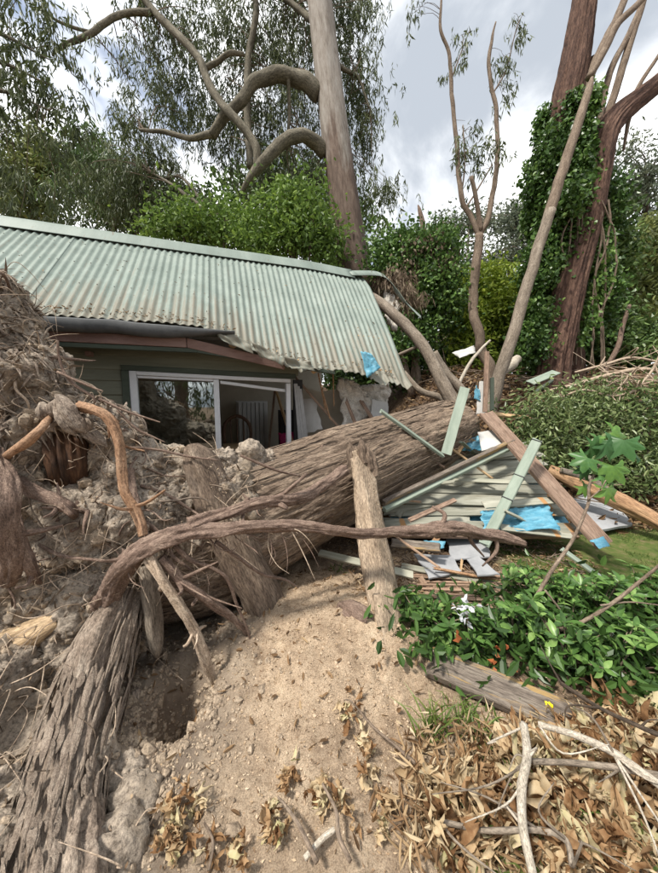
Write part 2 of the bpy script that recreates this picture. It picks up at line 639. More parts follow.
M['shrub_leaf'] = leafmat('shrub_leaf', [(0, (0.041, 0.090, 0.024)), (.45, (0.101, 0.204, 0.048)), (.8, (0.216, 0.360, 0.093)), (1, (0.351, 0.480, 0.170))], None, None, .35, .3, True)
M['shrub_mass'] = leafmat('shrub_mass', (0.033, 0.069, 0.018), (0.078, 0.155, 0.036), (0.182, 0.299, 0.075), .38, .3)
M['big_leaf'] = leafmat('big_leaf', [(0, (.04, .11, .04)), (.6, (.075, .18, .05)), (1, (.20, .34, .06))], None, None, .4, .3, True)
M['dry_leaf'] = leafmat('dry_leaf', [(0, (.10, .05, .024)), (.18, (.25, .135, .062)), (.36, (.40, .255, .135)), (.54, (.51, .375, .22)), (.74, (.62, .51, .335)), (.9, (.52, .465, .25)), (1, (.33, .33, .14))], None, None, .75, .25, True, .2)
M['dry_litter'] = leafmat('dry_litter', [(0, (.10, .06, .032)), (.4, (.24, .145, .075)), (.75, (.43, .31, .18)), (1, (.62, .51, .34))], None, None, .85, .2, False, .2)
M['dead_leaf'] = leafmat('dead_leaf', (.07, .045, .03), (.16, .115, .075), (.30, .24, .17), .8, .25)
M['grass'] = leafmat('grass', (0.048, 0.088, 0.019), (0.108, 0.171, 0.036), (0.240, 0.286, 0.084), .5, .3)
M['chips'] = leafmat('chips', [(0, (.16, .10, .06)), (.4, (.33, .23, .14)), (.75, (.46, .35, .23)), (1, (.54, .45, .33))], None, None, .9, .0, False, .2)


def roof_mat(name, c0, c1, c2, dirt):
    m, nt, b, o = nodes_of(name)
    v = coords(nt, 'tc', (1, 1, 1))            # tc = (metres along eave, metres up slope, 0)
    f = noise_node(nt, v, 3.0, 8, .7)
    col = ramp(nt, f, [(.3, c0), (.5, c1), (.72, c2)])
    st = noise_node(nt, coords(nt, 'tc', (22, 1.3, 1)), 1.0, 5, .7)
    s = nt.nodes.new('ShaderNodeSeparateXYZ')
    nt.links.new(v, s.inputs[0])
    mr = nt.nodes.new('ShaderNodeMapRange')
    mr.inputs['From Min'].default_value = 1.0
    mr.inputs['From Max'].default_value = 0.0
    mr.inputs['To Min'].default_value = -.12
    mr.inputs['To Max'].default_value = .16
    nt.links.new(s.outputs['Y'], mr.inputs['Value'])
    ad = nt.nodes.new('ShaderNodeMath')
    ad.operation = 'ADD'
    nt.links.new(st, ad.inputs[0])
    nt.links.new(mr.outputs[0], ad.inputs[1])
    k = ramp(nt, ad.outputs[0], [(.46, (0, 0, 0)), (.66, (.85, .85, .85))])
    col = mixc(nt, k, col, dirt)
    sp = noise_node(nt, v, 38, 3, .5)
    k2 = ramp(nt, sp, [(.675, (0, 0, 0)), (.70, (1, 1, 1))])
    col = mixc(nt, k2, col, (.16, .11, .075))
    nt.links.new(col, b.inputs['Base Color'])
    b.inputs['Roughness'].default_value = .55
    b.inputs['Specular IOR Level'].default_value = .4
    f2 = noise_node(nt, v, 25, 5)
    bp = nt.nodes.new('ShaderNodeBump')
    bp.inputs['Strength'].default_value = .25
    bp.inputs['Distance'].default_value = .004
    nt.links.new(f2, bp.inputs['Height'])
    nt.links.new(bp.outputs[0], b.inputs['Normal'])
    return m


M['roof'] = roof_mat('roof', (.155, .193, .165), (.205, .25, .216), (.27, .315, .275), (.20, .175, .13))
M['siding'] = surf('siding', [(.3, (.12, .125, .09)), (.5, (.165, .17, .125)), (.75, (.20, .205, .155))], 5, (.3, 1, 3), 'Object', .7, .2, 40, objvar=.1)
M['board_green'] = surf('board_green', [(.3, (.20, .20, .15)), (.5, (.30, .295, .23)), (.72, (.41, .40, .325))], 7, (.25, 2, 2), 'Object', .8, .3, 40, objvar=.18, patches=(.19, .17, .125), patchscale=3)
M['paint_green'] = surf('paint_green', [(.3, (.17, .21, .165)), (.5, (.235, .28, .225)), (.75, (.31, .355, .29))], 6, (.4, 2, 2), 'Object', .6, .2, 40, patches=(.26, .24, .17), patchscale=2.5, patchlim=(.6, .72))
M['trim_green'] = surf('trim_green', [(.3, (.04, .052, .038)), (.7, (.075, .092, .068))], 6, (.4, 2, 2), 'Object', .6, .2, 40)
M['fascia'] = surf('fascia', [(.3, (.13, .075, .06)), (.5, (.22, .14, .118)), (.75, (.30, .205, .175))], 5, (.4, 2, 2), 'Object', .8, .3, 40, patches=(.10, .06, .045), patchscale=4, patchlim=(.6, .7))
M['gutter'] = surf('gutter', [(.3, (.05, .053, .055)), (.6, (.10, .103, .104)), (.8, (.17, .17, .16))], 4, (1, 1, 1), 'tc', .6, .15, 30)
M['brown_plank'] = surf('brown_plank', [(.3, (.15, .095, .068)), (.5, (.245, .165, .12)), (.75, (.33, .24, .18))], 6, (.25, 3, 3), 'Object', .85, .4, 40)
M['raw_plank'] = surf('raw_plank', [(.3, (.30, .18, .09)), (.5, (.46, .31, .17)), (.75, (.58, .43, .26))], 8, (.2, 3, 3), 'Object', .8, .4, 40)
M['weathered'] = surf('weathered', [(.3, (.075, .06, .048)), (.5, (.165, .135, .11)), (.75, (.27, .235, .19))], 10, (.2, 3, 3), 'Object', .9, .7, 40, patches=(.33, .22, .095), patchscale=4.3, patchlim=(.60, .63))
M['slat'] = surf('slat', [(.3, (.17, .10, .065)), (.5, (.31, .205, .14)), (.75, (.45, .33, .24))], 12, (.2, 3, 3), 'Object', .85, .4, 40, objvar=.25)
M['grey_sheet'] = surf('grey_sheet', [(.3, (.25, .255, .265)), (.5, (.33, .335, .345)), (.75, (.41, .41, .415))], 5, (1, 1, 1), 'Object', .8, .25, 30, patches=(.26, .23, .19), patchscale=9, patchlim=(.66, .74))
M['plaster'] = surf('plaster', [(.3, (.44, .42, .39)), (.5, (.54, .53, .50)), (.75, (.64, .63, .61))], 4, (1, 1, 1), 'Object', .9, .3, 30, patches=(.38, .32, .25), patchscale=4, patchlim=(.62, .75))
M['plaster_cream'] = surf('plaster_cream', [(.3, (.40, .36, .28)), (.6, (.52, .47, .38)), (.8, (.58, .53, .44))], 3, (1, 1, 1), 'Object', .9, .15, 30)
M['wool'] = surf('wool', [(.3, (.42, .38, .32)), (.5, (.62, .58, .51)), (.75, (.75, .72, .66))], 14, (1, 1, 1), 'Object', .95, .9, 40, bdist=.02)
M['tarp'] = surf('tarp', [(.3, (.06, .23, .34)), (.5, (.12, .33, .44)), (.75, (.27, .46, .54))], 6, (1, 1, 1), 'tc', .35, .4, 20, bdist=.02, patches=(.5, .58, .6), patchscale=6, patchlim=(.66, .74))
M['black'] = surf('black', [(.3, (.015, .015, .015)), (.7, (.035, .035, .035))], 8, rough=.6, bump=0)
M['alu'] = surf('alu', [(.3, (.60, .62, .64)), (.7, (.74, .76, .78))], 5, rough=.35, bump=.05, spec=.5)
M['curtain'] = surf('curtain', [(.3, (.25, .25, .25)), (.7, (.38, .38, .37))], 6, rough=.8, bump=.1)
M['floor'] = surf('floor', [(.3, (.12, .08, .055)), (.7, (.22, .16, .11))], 6, (.3, 3, 1), rough=.6, bump=.1)
M['dark_wood'] = surf('dark_wood', [(.3, (.06, .03, .018)), (.7, (.15, .08, .045))], 10, (1, 1, .3), rough=.5, bump=.1)
M['white_paint'] = surf('white_paint', [(.3, (.62, .62, .60)), (.7, (.75, .75, .73))], 5, rough=.5, bump=.05)
M['pink'] = surf('pink', [(.3, (.35, .02, .10)), (.7, (.52, .05, .17))], 8, rough=.9, bump=.4)
M['white_petal'] = surf('white_petal', [(.3, (.52, .53, .56)), (.7, (.66, .67, .69))], 8, rough=.7, bump=0)
M['yellow_petal'] = surf('yellow_petal', [(.3, (.75, .55, .01)), (.7, (.85, .70, .02))], 8, rough=.6, bump=0)
M['red_berry'] = surf('red_berry', [(.3, (.26, .07, .025)), (.7, (.38, .13, .05))], 8, rough=.5, bump=0)


def primer_board():
    m = surf('board_primer', [(.3, (.20, .20, .155)), (.5, (.315, .31, .25)), (.72, (.43, .42, .35))], 7, (.25, 2, 2), 'Object', .8, .3, 40, objvar=.15, patches=(.20, .18, .13), patchscale=3)
    nt = m.node_tree
    b = [n for n in nt.nodes if n.type == 'BSDF_PRINCIPLED'][0]
    old = b.inputs['Base Color'].links[0].from_socket
    tcn = nt.nodes.new('ShaderNodeTexCoord')
    s = nt.nodes.new('ShaderNodeSeparateXYZ')
    nt.links.new(tcn.outputs['Object'], s.inputs[0])
    nz = noise_node(nt, tcn.outputs['Object'], 30, 3)
    ma = nt.nodes.new('ShaderNodeMath')
    ma.operation = 'MULTIPLY_ADD'
    ma.inputs[1].default_value = .04
    nt.links.new(nz, ma.inputs[0])
    nt.links.new(s.outputs['X'], ma.inputs[2])
    r = ramp(nt, ma.outputs[0], [(.16, (0, 0, 0)), (.165, (1, 1, 1)), (.215, (1, 1, 1)), (.22, (0, 0, 0))])
    nt.links.new(mixc(nt, r, old, (.42, .23, .10)), b.inputs['Base Color'])
    return m


M['board_primer'] = primer_board()


def glass_mat():
    m, nt, b, o = nodes_of('window_glass')
    g = nt.nodes.new('ShaderNodeBsdfGlossy')
    g.inputs['Roughness'].default_value = .02
    g.inputs['Color'].default_value = (.9, .95, .95, 1)
    t = nt.nodes.new('ShaderNodeBsdfTransparent')
    t.inputs['Color'].default_value = (.55, .58, .56, 1)
    fr = nt.nodes.new('ShaderNodeFresnel')
    fr.inputs['IOR'].default_value = 1.9
    mr = nt.nodes.new('ShaderNodeMath')
    mr.operation = 'MULTIPLY_ADD'
    mr.inputs[1].default_value = 1.3
    mr.inputs[2].default_value = .14
    nt.links.new(fr.outputs[0], mr.inputs[0])
    mx = nt.nodes.new('ShaderNodeMixShader')
    nt.links.new(mr.outputs[0], mx.inputs[0])
    nt.links.new(t.outputs[0], mx.inputs[1])
    nt.links.new(g.outputs[0], mx.inputs[2])
    nt.links.new(mx.outputs[0], o.inputs[0])
    return m


M['glass'] = glass_mat()


def ground_mat():
    m, nt, b, o = nodes_of('ground_soil')
    v = coords(nt, 'Object', (1, 1, 1))
    f = noise_node(nt, v, 6, 10, .7)
    sand = ramp(nt, f, [(.28, (.26, .185, .125)), (.43, (.44, .33, .23)), (.58, (.58, .45, .32)), (.78, (.68, .55, .40))])
    g = noise_node(nt, v, 55, 6, .75)
    sp = ramp(nt, g, [(.33, (.55, .5, .45)), (.5, (1, 1, 1)), (.68, (1.0, 1.0, 1.0)), (.76, (1.35, 1.35, 1.3))])
    sand = mixc(nt, .85, sand, sp, 'MULTIPLY')
    g3 = noise_node(nt, v, 210, 3, .7)
    sand = mixc(nt, .8, sand, ramp(nt, g3, [(.36, (.42, .38, .34)), (.5, (1, 1, 1)), (.64, (1.4, 1.36, 1.3))]), 'MULTIPLY')
    grey = ramp(nt, f, [(.3, (.17, .13, .10)), (.5, (.27, .215, .165)), (.75, (.38, .315, .245))])
    lawn = ramp(nt, noise_node(nt, v, 9, 8), [(.32, (.05, .07, .02)), (.46, (.10, .14, .035)), (.56, (.14, .15, .05)), (.7, (.26, .20, .12))])
    lit = ramp(nt, noise_node(nt, v, 14, 8), [(.3, (.05, .032, .02)), (.5, (.13, .085, .055)), (.75, (.27, .19, .13))])
    a = nt.nodes.new('ShaderNodeAttribute')
    a.attribute_name = 'zone'
    s = nt.nodes.new('ShaderNodeSeparateXYZ')
    nt.links.new(a.outputs['Vector'], s.inputs[0])
    col = mixc(nt, s.outputs['Z'], sand, grey)
    col = mixc(nt, s.outputs['Y'], col, lit)
    col = mixc(nt, s.outputs['X'], col, lawn)
    nt.links.new(col, b.inputs['Base Color'])
    b.inputs['Roughness'].default_value = .95
    b.inputs['Specular IOR Level'].default_value = .15
    bp = nt.nodes.new('ShaderNodeBump')
    bp.inputs['Strength'].default_value = .9
    bp.inputs['Distance'].default_value = .016
    nt.links.new(noise_node(nt, v, 60, 10, .85), bp.inputs['Height'])
    nt.links.new(bp.outputs[0], b.inputs['Normal'])
    return m


M['ground'] = ground_mat()

# ------------------------------------------------------------------ ground
def gh0(x, y):
    x, y = np.asarray(x, float), np.asarray(y, float)
    e = sm(.9, 2.6, x)
    z = 2.25 * sm(3.9, 7.8, y) * e + 2.0 * sm(7.2, 11, y) * (1 - e) + .05 * np.clip(y - 11, 0, 60)
    z = z + .20 * np.exp(-(((x + .25) / .75) ** 2 + ((y - 2.0) / .55) ** 2))
    z = z + .07 * np.exp(-(((x + .15) / .5) ** 2 + ((y - 1.45) / .35) ** 2))
    z = z + .12 * np.exp(-(((x - .36) / .28) ** 2 + ((y - 2.0) / .3) ** 2)) + .07 * np.exp(-(((x + .42) / .2) ** 2 + ((y - 1.95) / .2) ** 2))
    z = z - .5 * np.exp(-(((x + .80) / .13) ** 2 + ((y - 1.52) / .17) ** 2))
    z = z - .10 * np.exp(-(((x + 1.1) / .35) ** 2 + ((y - 2.3) / .4) ** 2))
    return z


def gh(x, y):
    x, y = np.asarray(x, float), np.asarray(y, float)
    p = np.stack([x, y, np.zeros_like(x)], -1)
    near = 1 - sm(4, 7, np.hypot(x, y - 1))
    lawn = lawn_w(x, y)
    k = near * (1 - .7 * lawn)
    return gh0(x, y) + .05 * fbm(p * .9 + 3, 3) + k * (.055 * fbm(p * 3.1, 3) + .03 * np.abs(fbm(p * 9 + 7, 3)) + .016 * fbm(p * 26 + 1, 2))


def lawn_w(x, y):
    n = fbm(np.stack([x, y, np.zeros_like(x)], -1) * 1.7 + 9, 3) * .35
    return sm(1.55, 1.95, x + n) * sm(1.7, 2.2, y + n) * (1 - sm(3.5, 4.2, y))


def PG(px, py, lift=0.):
    r = ray(px, py)
    lo, hi = .3, 60.
    o = np.array([0, 0, CH])
    t = .5
    while t < 60:
        q = o + r * t
        if q[2] < gh0(q[0], q[1]) + lift:
            break
        t += .02
    q = o + r * t
    return np.array([q[0], q[1], float(gh(q[0], q[1])) + lift])


def axis_pts(lo, a, b, hi, core, g):
    mid = np.arange(a, b + 1e-6, core)
    left, right, s, x = [], [], core, a
    while x > lo:
        s *= g
        x -= s
        left.append(x)
    s, x = core, b
    while x < hi:
        s *= g
        x += s
        right.append(x)
    return np.concatenate([left[::-1], mid, right])


xs = axis_pts(-150, -1.7, 2.2, 150, .0155, 1.12)
ys = axis_pts(-60, .75, 3.3, 260, .0155, 1.12)
X, Yg = np.meshgrid(xs, ys)
Z = gh(X, Yg)
nx, ny = len(xs), len(ys)
i = np.arange(ny - 1)[:, None] * nx + np.arange(nx - 1)[None, :]
Q = np.stack([i, i + 1, i + nx + 1, i + nx], 2).reshape(-1, 4)
Vg = np.stack([X.ravel(), Yg.ravel(), Z.ravel()], 1)
me = mk_mesh('ground', Vg, Q, np.zeros((0, 3), np.int64), smooth=True)
fx, fy = X.ravel(), Yg.ravel()
nz = fbm(np.stack([fx, fy, 0 * fx], 1) * 1.3, 3)
litter = np.clip(sm(2.6, 3.4, fy + nz * .5) + sm(.85, 1.3, fx + nz * .3) * .75 + sm(-2.2, -3.0, fx), 0, 1) * (1 - lawn_w(fx, fy))
grey = np.clip((1 - sm(-.85, -.4, fx + nz * .4)) * .9 + .2 * (1 - sm(.95, 1.4, fy + nz * .4)), 0, 1)
zone = np.stack([lawn_w(fx, fy), litter, grey], 1).astype(np.float32)
me.attributes.new('zone', 'FLOAT_VECTOR', 'POINT').data.foreach_set('vector', zone.ravel())
kind(link('ground', me, M['ground']), 'structure')

# ------------------------------------------------------------------ house
D = unit(np.array([.946, .324]))
Nn = np.array([-D[1], D[0]])
O = P(41, 311, 2.86)[:2]
EZ, RZ, RUN = 2.36, 3.70, 1.5


def H(t, off, z):
    q = O + D * t + Nn * off
    return np.array([q[0], q[1], z])


house = thing('house', 'olive weatherboard cottage with sage corrugated roof crushed at its right end', 'house', H(0, 1.5, 0))


def hbox(name, t0, t1, o0, o1, z0, z1, mat, parent=house, dz=0., bev=.004):
    """box in house axes; dz lowers the right-hand end"""
    bm = bmesh.new()
    vs = []
    for (t, k) in ((t0, 0), (t1, 1)):
        for o_ in (o0, o1):
            for z in (z0, z1):
                vs.append(bm.verts.new(Vector(H(t, o_, z + k * dz))))
    for f in ((0, 1, 3, 2), (4, 6, 7, 5), (0, 4, 5, 1), (2, 3, 7, 6), (0, 2, 6, 4), (1, 5, 7, 3)):
        bm.faces.new([vs[a] for a in f])
    bmesh.ops.recalc_face_normals(bm, faces=bm.faces)
    if bev:
        bmesh.ops.bevel(bm, geom=list(bm.edges), offset=bev, segments=1, affect='EDGES')
    # move into axes that run along the wall, so that grain follows the boards
    org = H(t0, o0, z0)
    rot = Matrix.Rotation(math.atan2(D[1], D[0]), 4, 'Z')
    bm.transform(Matrix.Translation(-Vector(org)))
    bm.transform(rot.inverted())
    me = bpy.data.meshes.new(name)
    bm.to_mesh(me)
    bm.free()
    o = link(name, me, mat, parent)
    o.matrix_basis = wm(parent).inverted() @ Matrix.Translation(Vector(org)) @ rot
    return o


def sagz(t):
    return -.10 * float(sm(.9, 2.6, t)) - .12 * float(sm(2.2, 3.7, t))


WO = .32            # wall line behind the eave
W0, W1, WT, WB = .56, 2.27, 1.905, .78      # window opening
frame = MB()
wall_o = np.asarray(H(0, WO, 0))
# wall backing: studs and dark sheet behind the boards (one mesh)
bx = MB()


def boxv(c0, c1):
    (a, b, c), (d, e, f) = c0, c1
    v = [H(t, o_, z) for t in (a, d) for o_ in (b, e) for z in (c, f)]
    return v, [(0, 1, 3, 2), (4, 6, 7, 5), (0, 4, 5, 1), (2, 3, 7, 6), (0, 2, 6, 4), (1, 5, 7, 3)]


for c0, c1 in [((-3.2, WO + .03, .05), (W0 - .06, WO + .09, 2.2)), ((W0 - .06, WO + .03, WT + .06), (W1 + .05, WO + .09, 2.12)),
               ((W0 - .06, WO + .03, .05), (W1 + .05, WO + .09, WB - .05)), ((W1 + .05, WO + .03, .05), (W1 + .16, WO + .09, 1.85))]:
    v, q = boxv(c0, c1)
    bx.add(v, q)
wall = bx.build('wall', M['black'], house)
zb = .06
while zb < 2.1:
    h = .145
    spans = [(-3.2, W0 - .07)]
    if zb + h > WT + .05:
        spans = [(-3.2, W1 + .10)]
    elif zb < WB - .06:
        spans.append((W0 - .07, W1 + .10))
    for (a, b) in spans:
        o = hbox('weatherboard', a, b, WO - .012, WO + .018, zb, zb + h + .012, M['siding'], wall, dz=(sagz(b) * .5 if b > 1 and zb > 1.8 else 0), bev=.003)
        o.rotation_euler.rotate_axis('X', math.radians(-5))
    zb += h
# corner board and vertical cover strips right of the window
for k in range(3):
    o = hbox('cover_strip', W1 + .10 + k * .055, W1 + .145 + k * .055, WO - .02 - .006 * k, WO + .01, .95 - .1 * k, 1.80 - .03 * k, M['curtain'], house)
    o.rotation_euler.rotate_axis('Y', math.radians(-4 - 1.5 * k))
hbox('fascia', -3.2, 1.15, .02, .045, 2.125, 2.22, M['fascia'], house)
hbox('fascia', 1.155, 2.15, .022, .047, 2.125, 2.22, M['fascia'], house, dz=-.19).rotation_euler.rotate_axis('X', math.radians(3))
hbox('soffit_trim', -3.2, 1.25, .03, .075, 2.08, 2.122, M['trim_green'], house)
hbox('soffit_trim', 1.25, 2.75, .03, .075, 2.08, 2.122, M['trim_green'], house, dz=-.18)
hbox('soffit', -3.2, 1.3, .08, WO, 2.124, 2.134, M['trim_green'], house, bev=0)
hbox('bracket', .22, .27, .22, WO - .02, 2.03, 2.075, M['fascia'], house)

# gutter: open quad profile with a torn right end
prof = [(.03, .165), (.03, .02), (.0, -.005), (-.035, .0), (-.058, .05), (-.066, .15), (-.056, .166)]
tv = np.linspace(-3.2, 1.62, 90)
g = MB()
gv = []
for t in tv:
    k = float(sm(.9, 1.62, t))
    w = .05 * fbm(np.array([[t * 3.5, 0, 0]]), 4)[0]
    for (o_, z) in prof:
        zz = z * (1 - .75 * k) + .11 * k
        gv.append(H(t, o_ + w * .6, 2.215 + zz * .68 + w * .5 - .015 * k))
npf = len(prof)
gq = [(a * npf + b, (a + 1) * npf + b, (a + 1) * npf + b + 1, a * npf + b + 1) for a in range(len(tv) - 1) for b in range(npf - 1)]
gtc = [(t, k_ * .05, 0) for t in tv for k_ in range(npf)]
gut = g.add(gv, gq, tc=gtc).build('gutter', M['gutter'], house, True)
sd = gut.modifiers.new('thickness', 'SOLIDIFY')
sd.thickness = .003

# roof: sheets of corrugated steel, bent down over the crushed corner
def eave_drop(t):
    return np.interp(t, [-9, 1.30, 1.44, 1.66, 1.88, 2.3, 2.8, 3.12, 3.74, 4.2], [0, 0, -.05, -.16, -.27, -.37, -.42, -.43, -.50, -.52])


def roof_pt(t, s, back=False):
    """t metres along the eave, s 0..1 up the slope"""
    t, s = np.asarray(t, float), np.asarray(s, float)
    off = RUN * s
    z = EZ + (RZ - EZ) * s
    b = np.clip(1 - s / .8, 0, 1)
    dr = eave_drop(t)
    z = z + dr * b ** 1.15
    off = off + .06 * np.clip(-dr, 0, 1) * b
    nf = sm(1.3, 2.0, t)
    nz = fbm(np.stack([t * 2.3, s * 3, 0 * t], -1), 3)
    z = z + nz * (.006 + .03 * nf * b) - .05 * sm(2.6, 3.9, t) * s
    # crumpled lip along the torn eave
    lip = np.clip(1 - s / .05, 0, 1) * nf
    z = z + lip * .07 * fbm(np.stack([t * 9, 0 * t, 0 * t + 5], -1), 2)
    if back:
        off = 2 * RUN - off
    q = O + D * t[..., None] + Nn * off[..., None]
    return np.concatenate([q, z[..., None]], -1)


PITCH = .076


def roof_sheet(t0, t1, s0=-.012, s1=1.0, lift=0., back=False, ns=34, ragged=0., name='roof_sheet', parent=None, sub=8):
    nt = int(round((t1 - t0) / PITCH * sub)) + 1
    tt = np.linspace(t0, t1, nt)
    ss = s0 + (s1 - s0) * np.linspace(0, 1, ns) ** 1.35
    T, S = np.meshgrid(tt, ss)
    if ragged:
        rg = ragged * fbm(np.stack([T * 6, 0 * T, 0 * T + t0], -1), 3)
        S = S + rg * np.clip(1 - (S - s0) / .2, 0, 1)
    Pp = roof_pt(T, np.clip(S, s0 - .05, 1.02), back)
    sl = math.atan2(RZ - EZ, RUN)
    nrm = np.array([Nn[0] * -math.sin(sl), Nn[1] * -math.sin(sl), math.cos(sl)])
    if back:
        nrm = np.array([-nrm[0], -nrm[1], nrm[2]])
    hgt = lift + .0095 * np.cos(2 * math.pi * T / PITCH) * (1 - .45 * ragged * 8 * np.clip(1 - S / .1, 0, 1) * (ragged > 0))
    Pp = Pp + hgt[..., None] * nrm
    i = np.arange(ns - 1)[:, None] * nt + np.arange(nt - 1)[None, :]
    Qq = np.stack([i, i + 1, i + nt + 1, i + nt], 2).reshape(-1, 4)
    tc = np.stack([T, S * 2.0, 0 * T], -1).reshape(-1, 3)
    o = MB().add(Pp.reshape(-1, 3), Qq, tc=tc).build(name, M['roof'], parent, True)
    m = o.modifiers.new('thickness', 'SOLIDIFY')
    m.thickness = .0018
    return o


rf = MB()       # battens and rafters under the sheets
for s in (.06, .3, .55, .8, .97):
    pts = roof_pt(np.linspace(-3.1, 3.6, 40), np.full(40, s)) - np.array([0, 0, .045])
    rf.add(**tube(pts, np.full(40, .022), nseg=4, sub=1))
for t in np.arange(-2.9, 3.6, .9):
    pts = roof_pt(np.full(12, t), np.linspace(.03, .99, 12)) - np.array([0, 0, .10])
    rf.add(**tube(pts, np.full(12, .04), nseg=4, sub=1))
roof = rf.build('roof', M['raw_plank'], house)
cuts = [-3.2, -2.44, -1.68, -.92, -.16, .60, 1.36, 2.12, 2.88, 3.19]
for k, (a, b) in enumerate(zip(cuts[:-1], cuts[1:])):
    rag = 0 if b < 1.3 else (.02 if b < 1.5 else .06)
    roof_sheet(a - .038, b + .02, lift=.0012 * (k % 2), ragged=rag, parent=roof)
roof_sheet(3.17, 3.76, s0=-.06, lift=-.004, ragged=.01, parent=roof)
roof_sheet(-3.2, 3.4, back=True, parent=roof, ns=12, sub=5)
# screw rows and leaf litter on the sheets
sc_ = MB()
for s_ in (.045, .30, .55, .80):
    for t_ in np.arange(-1.2, 3.6, PITCH * 2):
        p = roof_pt(np.array([t_ - t_ % PITCH]), np.array([s_ + rng.normal() * .002]))[0] + np.array([.006 * -Nn[0] * .6, .006 * -Nn[1] * .6, .010])
        q_ = .0038
        v_ = [p + np.array([a * q_, b * q_, c * q_]) for a in (-1, 1) for b in (-1, 1) for c in (-1, 1)]
        sc_.add(v_, [(0, 1, 3, 2), (4, 6, 7, 5), (0, 4, 5, 1), (2, 3, 7, 6), (0, 2, 6, 4), (1, 5, 7, 3)])
kind(sc_.build('screws', M['dark_twig'], roof), 'stuff')
n = 420
tt = rng.uniform(-.6, 3.6, n)
ss = np.abs(rng.normal(size=n)) * .035 + .004
ss[:60] = rng.uniform(.05, .9, 60)
rl_ = MB()
put_leaves(rl_, roof_pt(tt, ss) + np.array([0, 0, .012]), unit(rng.normal(size=(n, 3)) * np.array([1, 1, .3])), .04, .011, rng.uniform(0, .8, n), True, .3)
kind(tag(rl_.build('roof_litter', M['dry_litter'], None), 'dry leaves and bark caught along the lower edge of the corrugated roof', 'leaf litter'), 'stuff')
# ridge cap
rc = MB()
cap = [(-.19, -.165), (-.187, -.155), (-.04, -.02), (-.025, .018), (0, .03), (.025, .018), (.04, -.02), (.187, -.155)]
tv = np.linspace(-3.25, 3.55, 60)
vv = []
for t in tv:
    dz = -.05 * float(sm(2.6, 3.9, t))
    for (o_, z) in cap:
        vv.append(H(t, RUN + o_, RZ + .03 + z + dz))
n_ = len(cap)
rq = [(a * n_ + b, (a + 1) * n_ + b, (a + 1) * n_ + b + 1, a * n_ + b + 1) for a in range(len(tv) - 1) for b in range(n_ - 1)]
o = rc.add(vv, rq, tc=[(t, 2.2 + .02 * b, 0) for t in tv for b in range(n_)]).build('ridge_cap', M['roof'], roof, True)
o.modifiers.new('thickness', 'SOLIDIFY').thickness = .002
# torn end of the ridge cap, bent down over the gap
pth = catmull([H(3.50, RUN, RZ - .02), P(378, 273, 5.5), P(392, 285, 5.35), P(404, 301, 5.2), P(421, 317, 5.0)], 8)
wv = catmull([[.17, 0, 0], [.16, 0, 0], [.15, 0, 0], [.13, 0, 0], [.02, 0, 0]], 8)[:, 0]
sv_, sq = [], []
for k, (p, w) in enumerate(zip(pth, wv)):
    a = np.array([Nn[0], Nn[1], .5])
    sv_ += [p - a * w + np.array([0, 0, -.03]), p + np.array([0, 0, .02]), p + a * w * .7]
for k in range(len(pth) - 1):
    for b in (0, 1):
        sq.append((k * 3 + b, k * 3 + 3 + b, k * 3 + 4 + b, k * 3 + 1 + b))
o = MB().add(sv_, sq, tc=[(k * .1, 2.2, 0) for k in range(len(sv_))]).build('torn_ridge_cap', M['roof'], roof, True)
o['label'] = 'torn end of the ridge cap bent down'
o.modifiers.new('thickness', 'SOLIDIFY').thickness = .003

for k, cs in enumerate([[H(1.40, -.03, 2.33), H(1.75, -.04, 2.22), H(1.80, -.10, 2.08), H(1.50, -.08, 2.20)], [H(1.78, -.04, 2.19), H(2.15, -.05, 2.05), H(2.10, -.10, 1.96), H(1.86, -.08, 2.06)], [H(2.12, -.04, 2.06), H(2.42, -.02, 2.03), H(2.48, -.06, 1.93), H(2.2, -.1, 1.94)]]):
    a, b, c, d = cs
    u, v_ = np.meshgrid(np.linspace(0, 1, 16), np.linspace(0, 1, 8))
    pts = a * ((1 - u) * (1 - v_))[..., None] + b * (u * (1 - v_))[..., None] + c * (u * v_)[..., None] + d * ((1 - u) * v_)[..., None]
    nz = fbm(np.stack([u * 3, v_ * 2, 0 * u + k * 7], -1), 4)
    pts = pts + np.array([-Nn[0], -Nn[1], .3]) * (nz * .07)[..., None]
    i_ = np.arange(7)[:, None] * 16 + np.arange(15)[None, :]
    o = MB().add(pts.reshape(-1, 3), np.stack([i_, i_ + 1, i_ + 17, i_ + 16], 2).reshape(-1, 4), tc=np.stack([u * .4 + k, v_ * .1, 0 * u], -1).reshape(-1, 3)).build('torn_flap', M['roof'], roof, True)
    o.modifiers.new('thickness', 'SOLIDIFY').thickness = .002

# window
win = hbox('window', W0 - .065, W1 + .065, WO - .03, WO + .0, WT, WT + .055, M['trim_green'], house, dz=-.05)
hbox('architrave', W0 - .065, W0, WO - .032, WO + .0, WB - .05, WT - .001, M['trim_green'], win)
fr = [('frame', W0 + .002, W0 + .07, WB, WT - .002, 0), ('frame', W0 + .072, W1, WT - .045, WT - .004, -.05), ('frame', W0 + .072, W1, WB, WB + .045, 0),
      ('frame', W1 - .055, W1 - .002, WB + .047, WT - .105, 0)]
for (nm, a, b, z0, z1, dz) in fr:
    hbox(nm, a, b, WO - .022, WO + .05, z0, z1, M['alu'], win, dz=dz)
hbox('mullion', 1.385, 1.445, WO - .012, WO + .04, WB + .047, WT - .075, M['alu'], win)
sash = hbox('sash_rail', W0 + .072, 1.384, WO - .004, WO + .03, WT - .075, WT - .047, M['alu'], win, dz=-.022)
hbox('pane', W0 + .072, 1.384, WO + .012, WO + .017, WB + .046, WT - .105, M['glass'], win, bev=0)
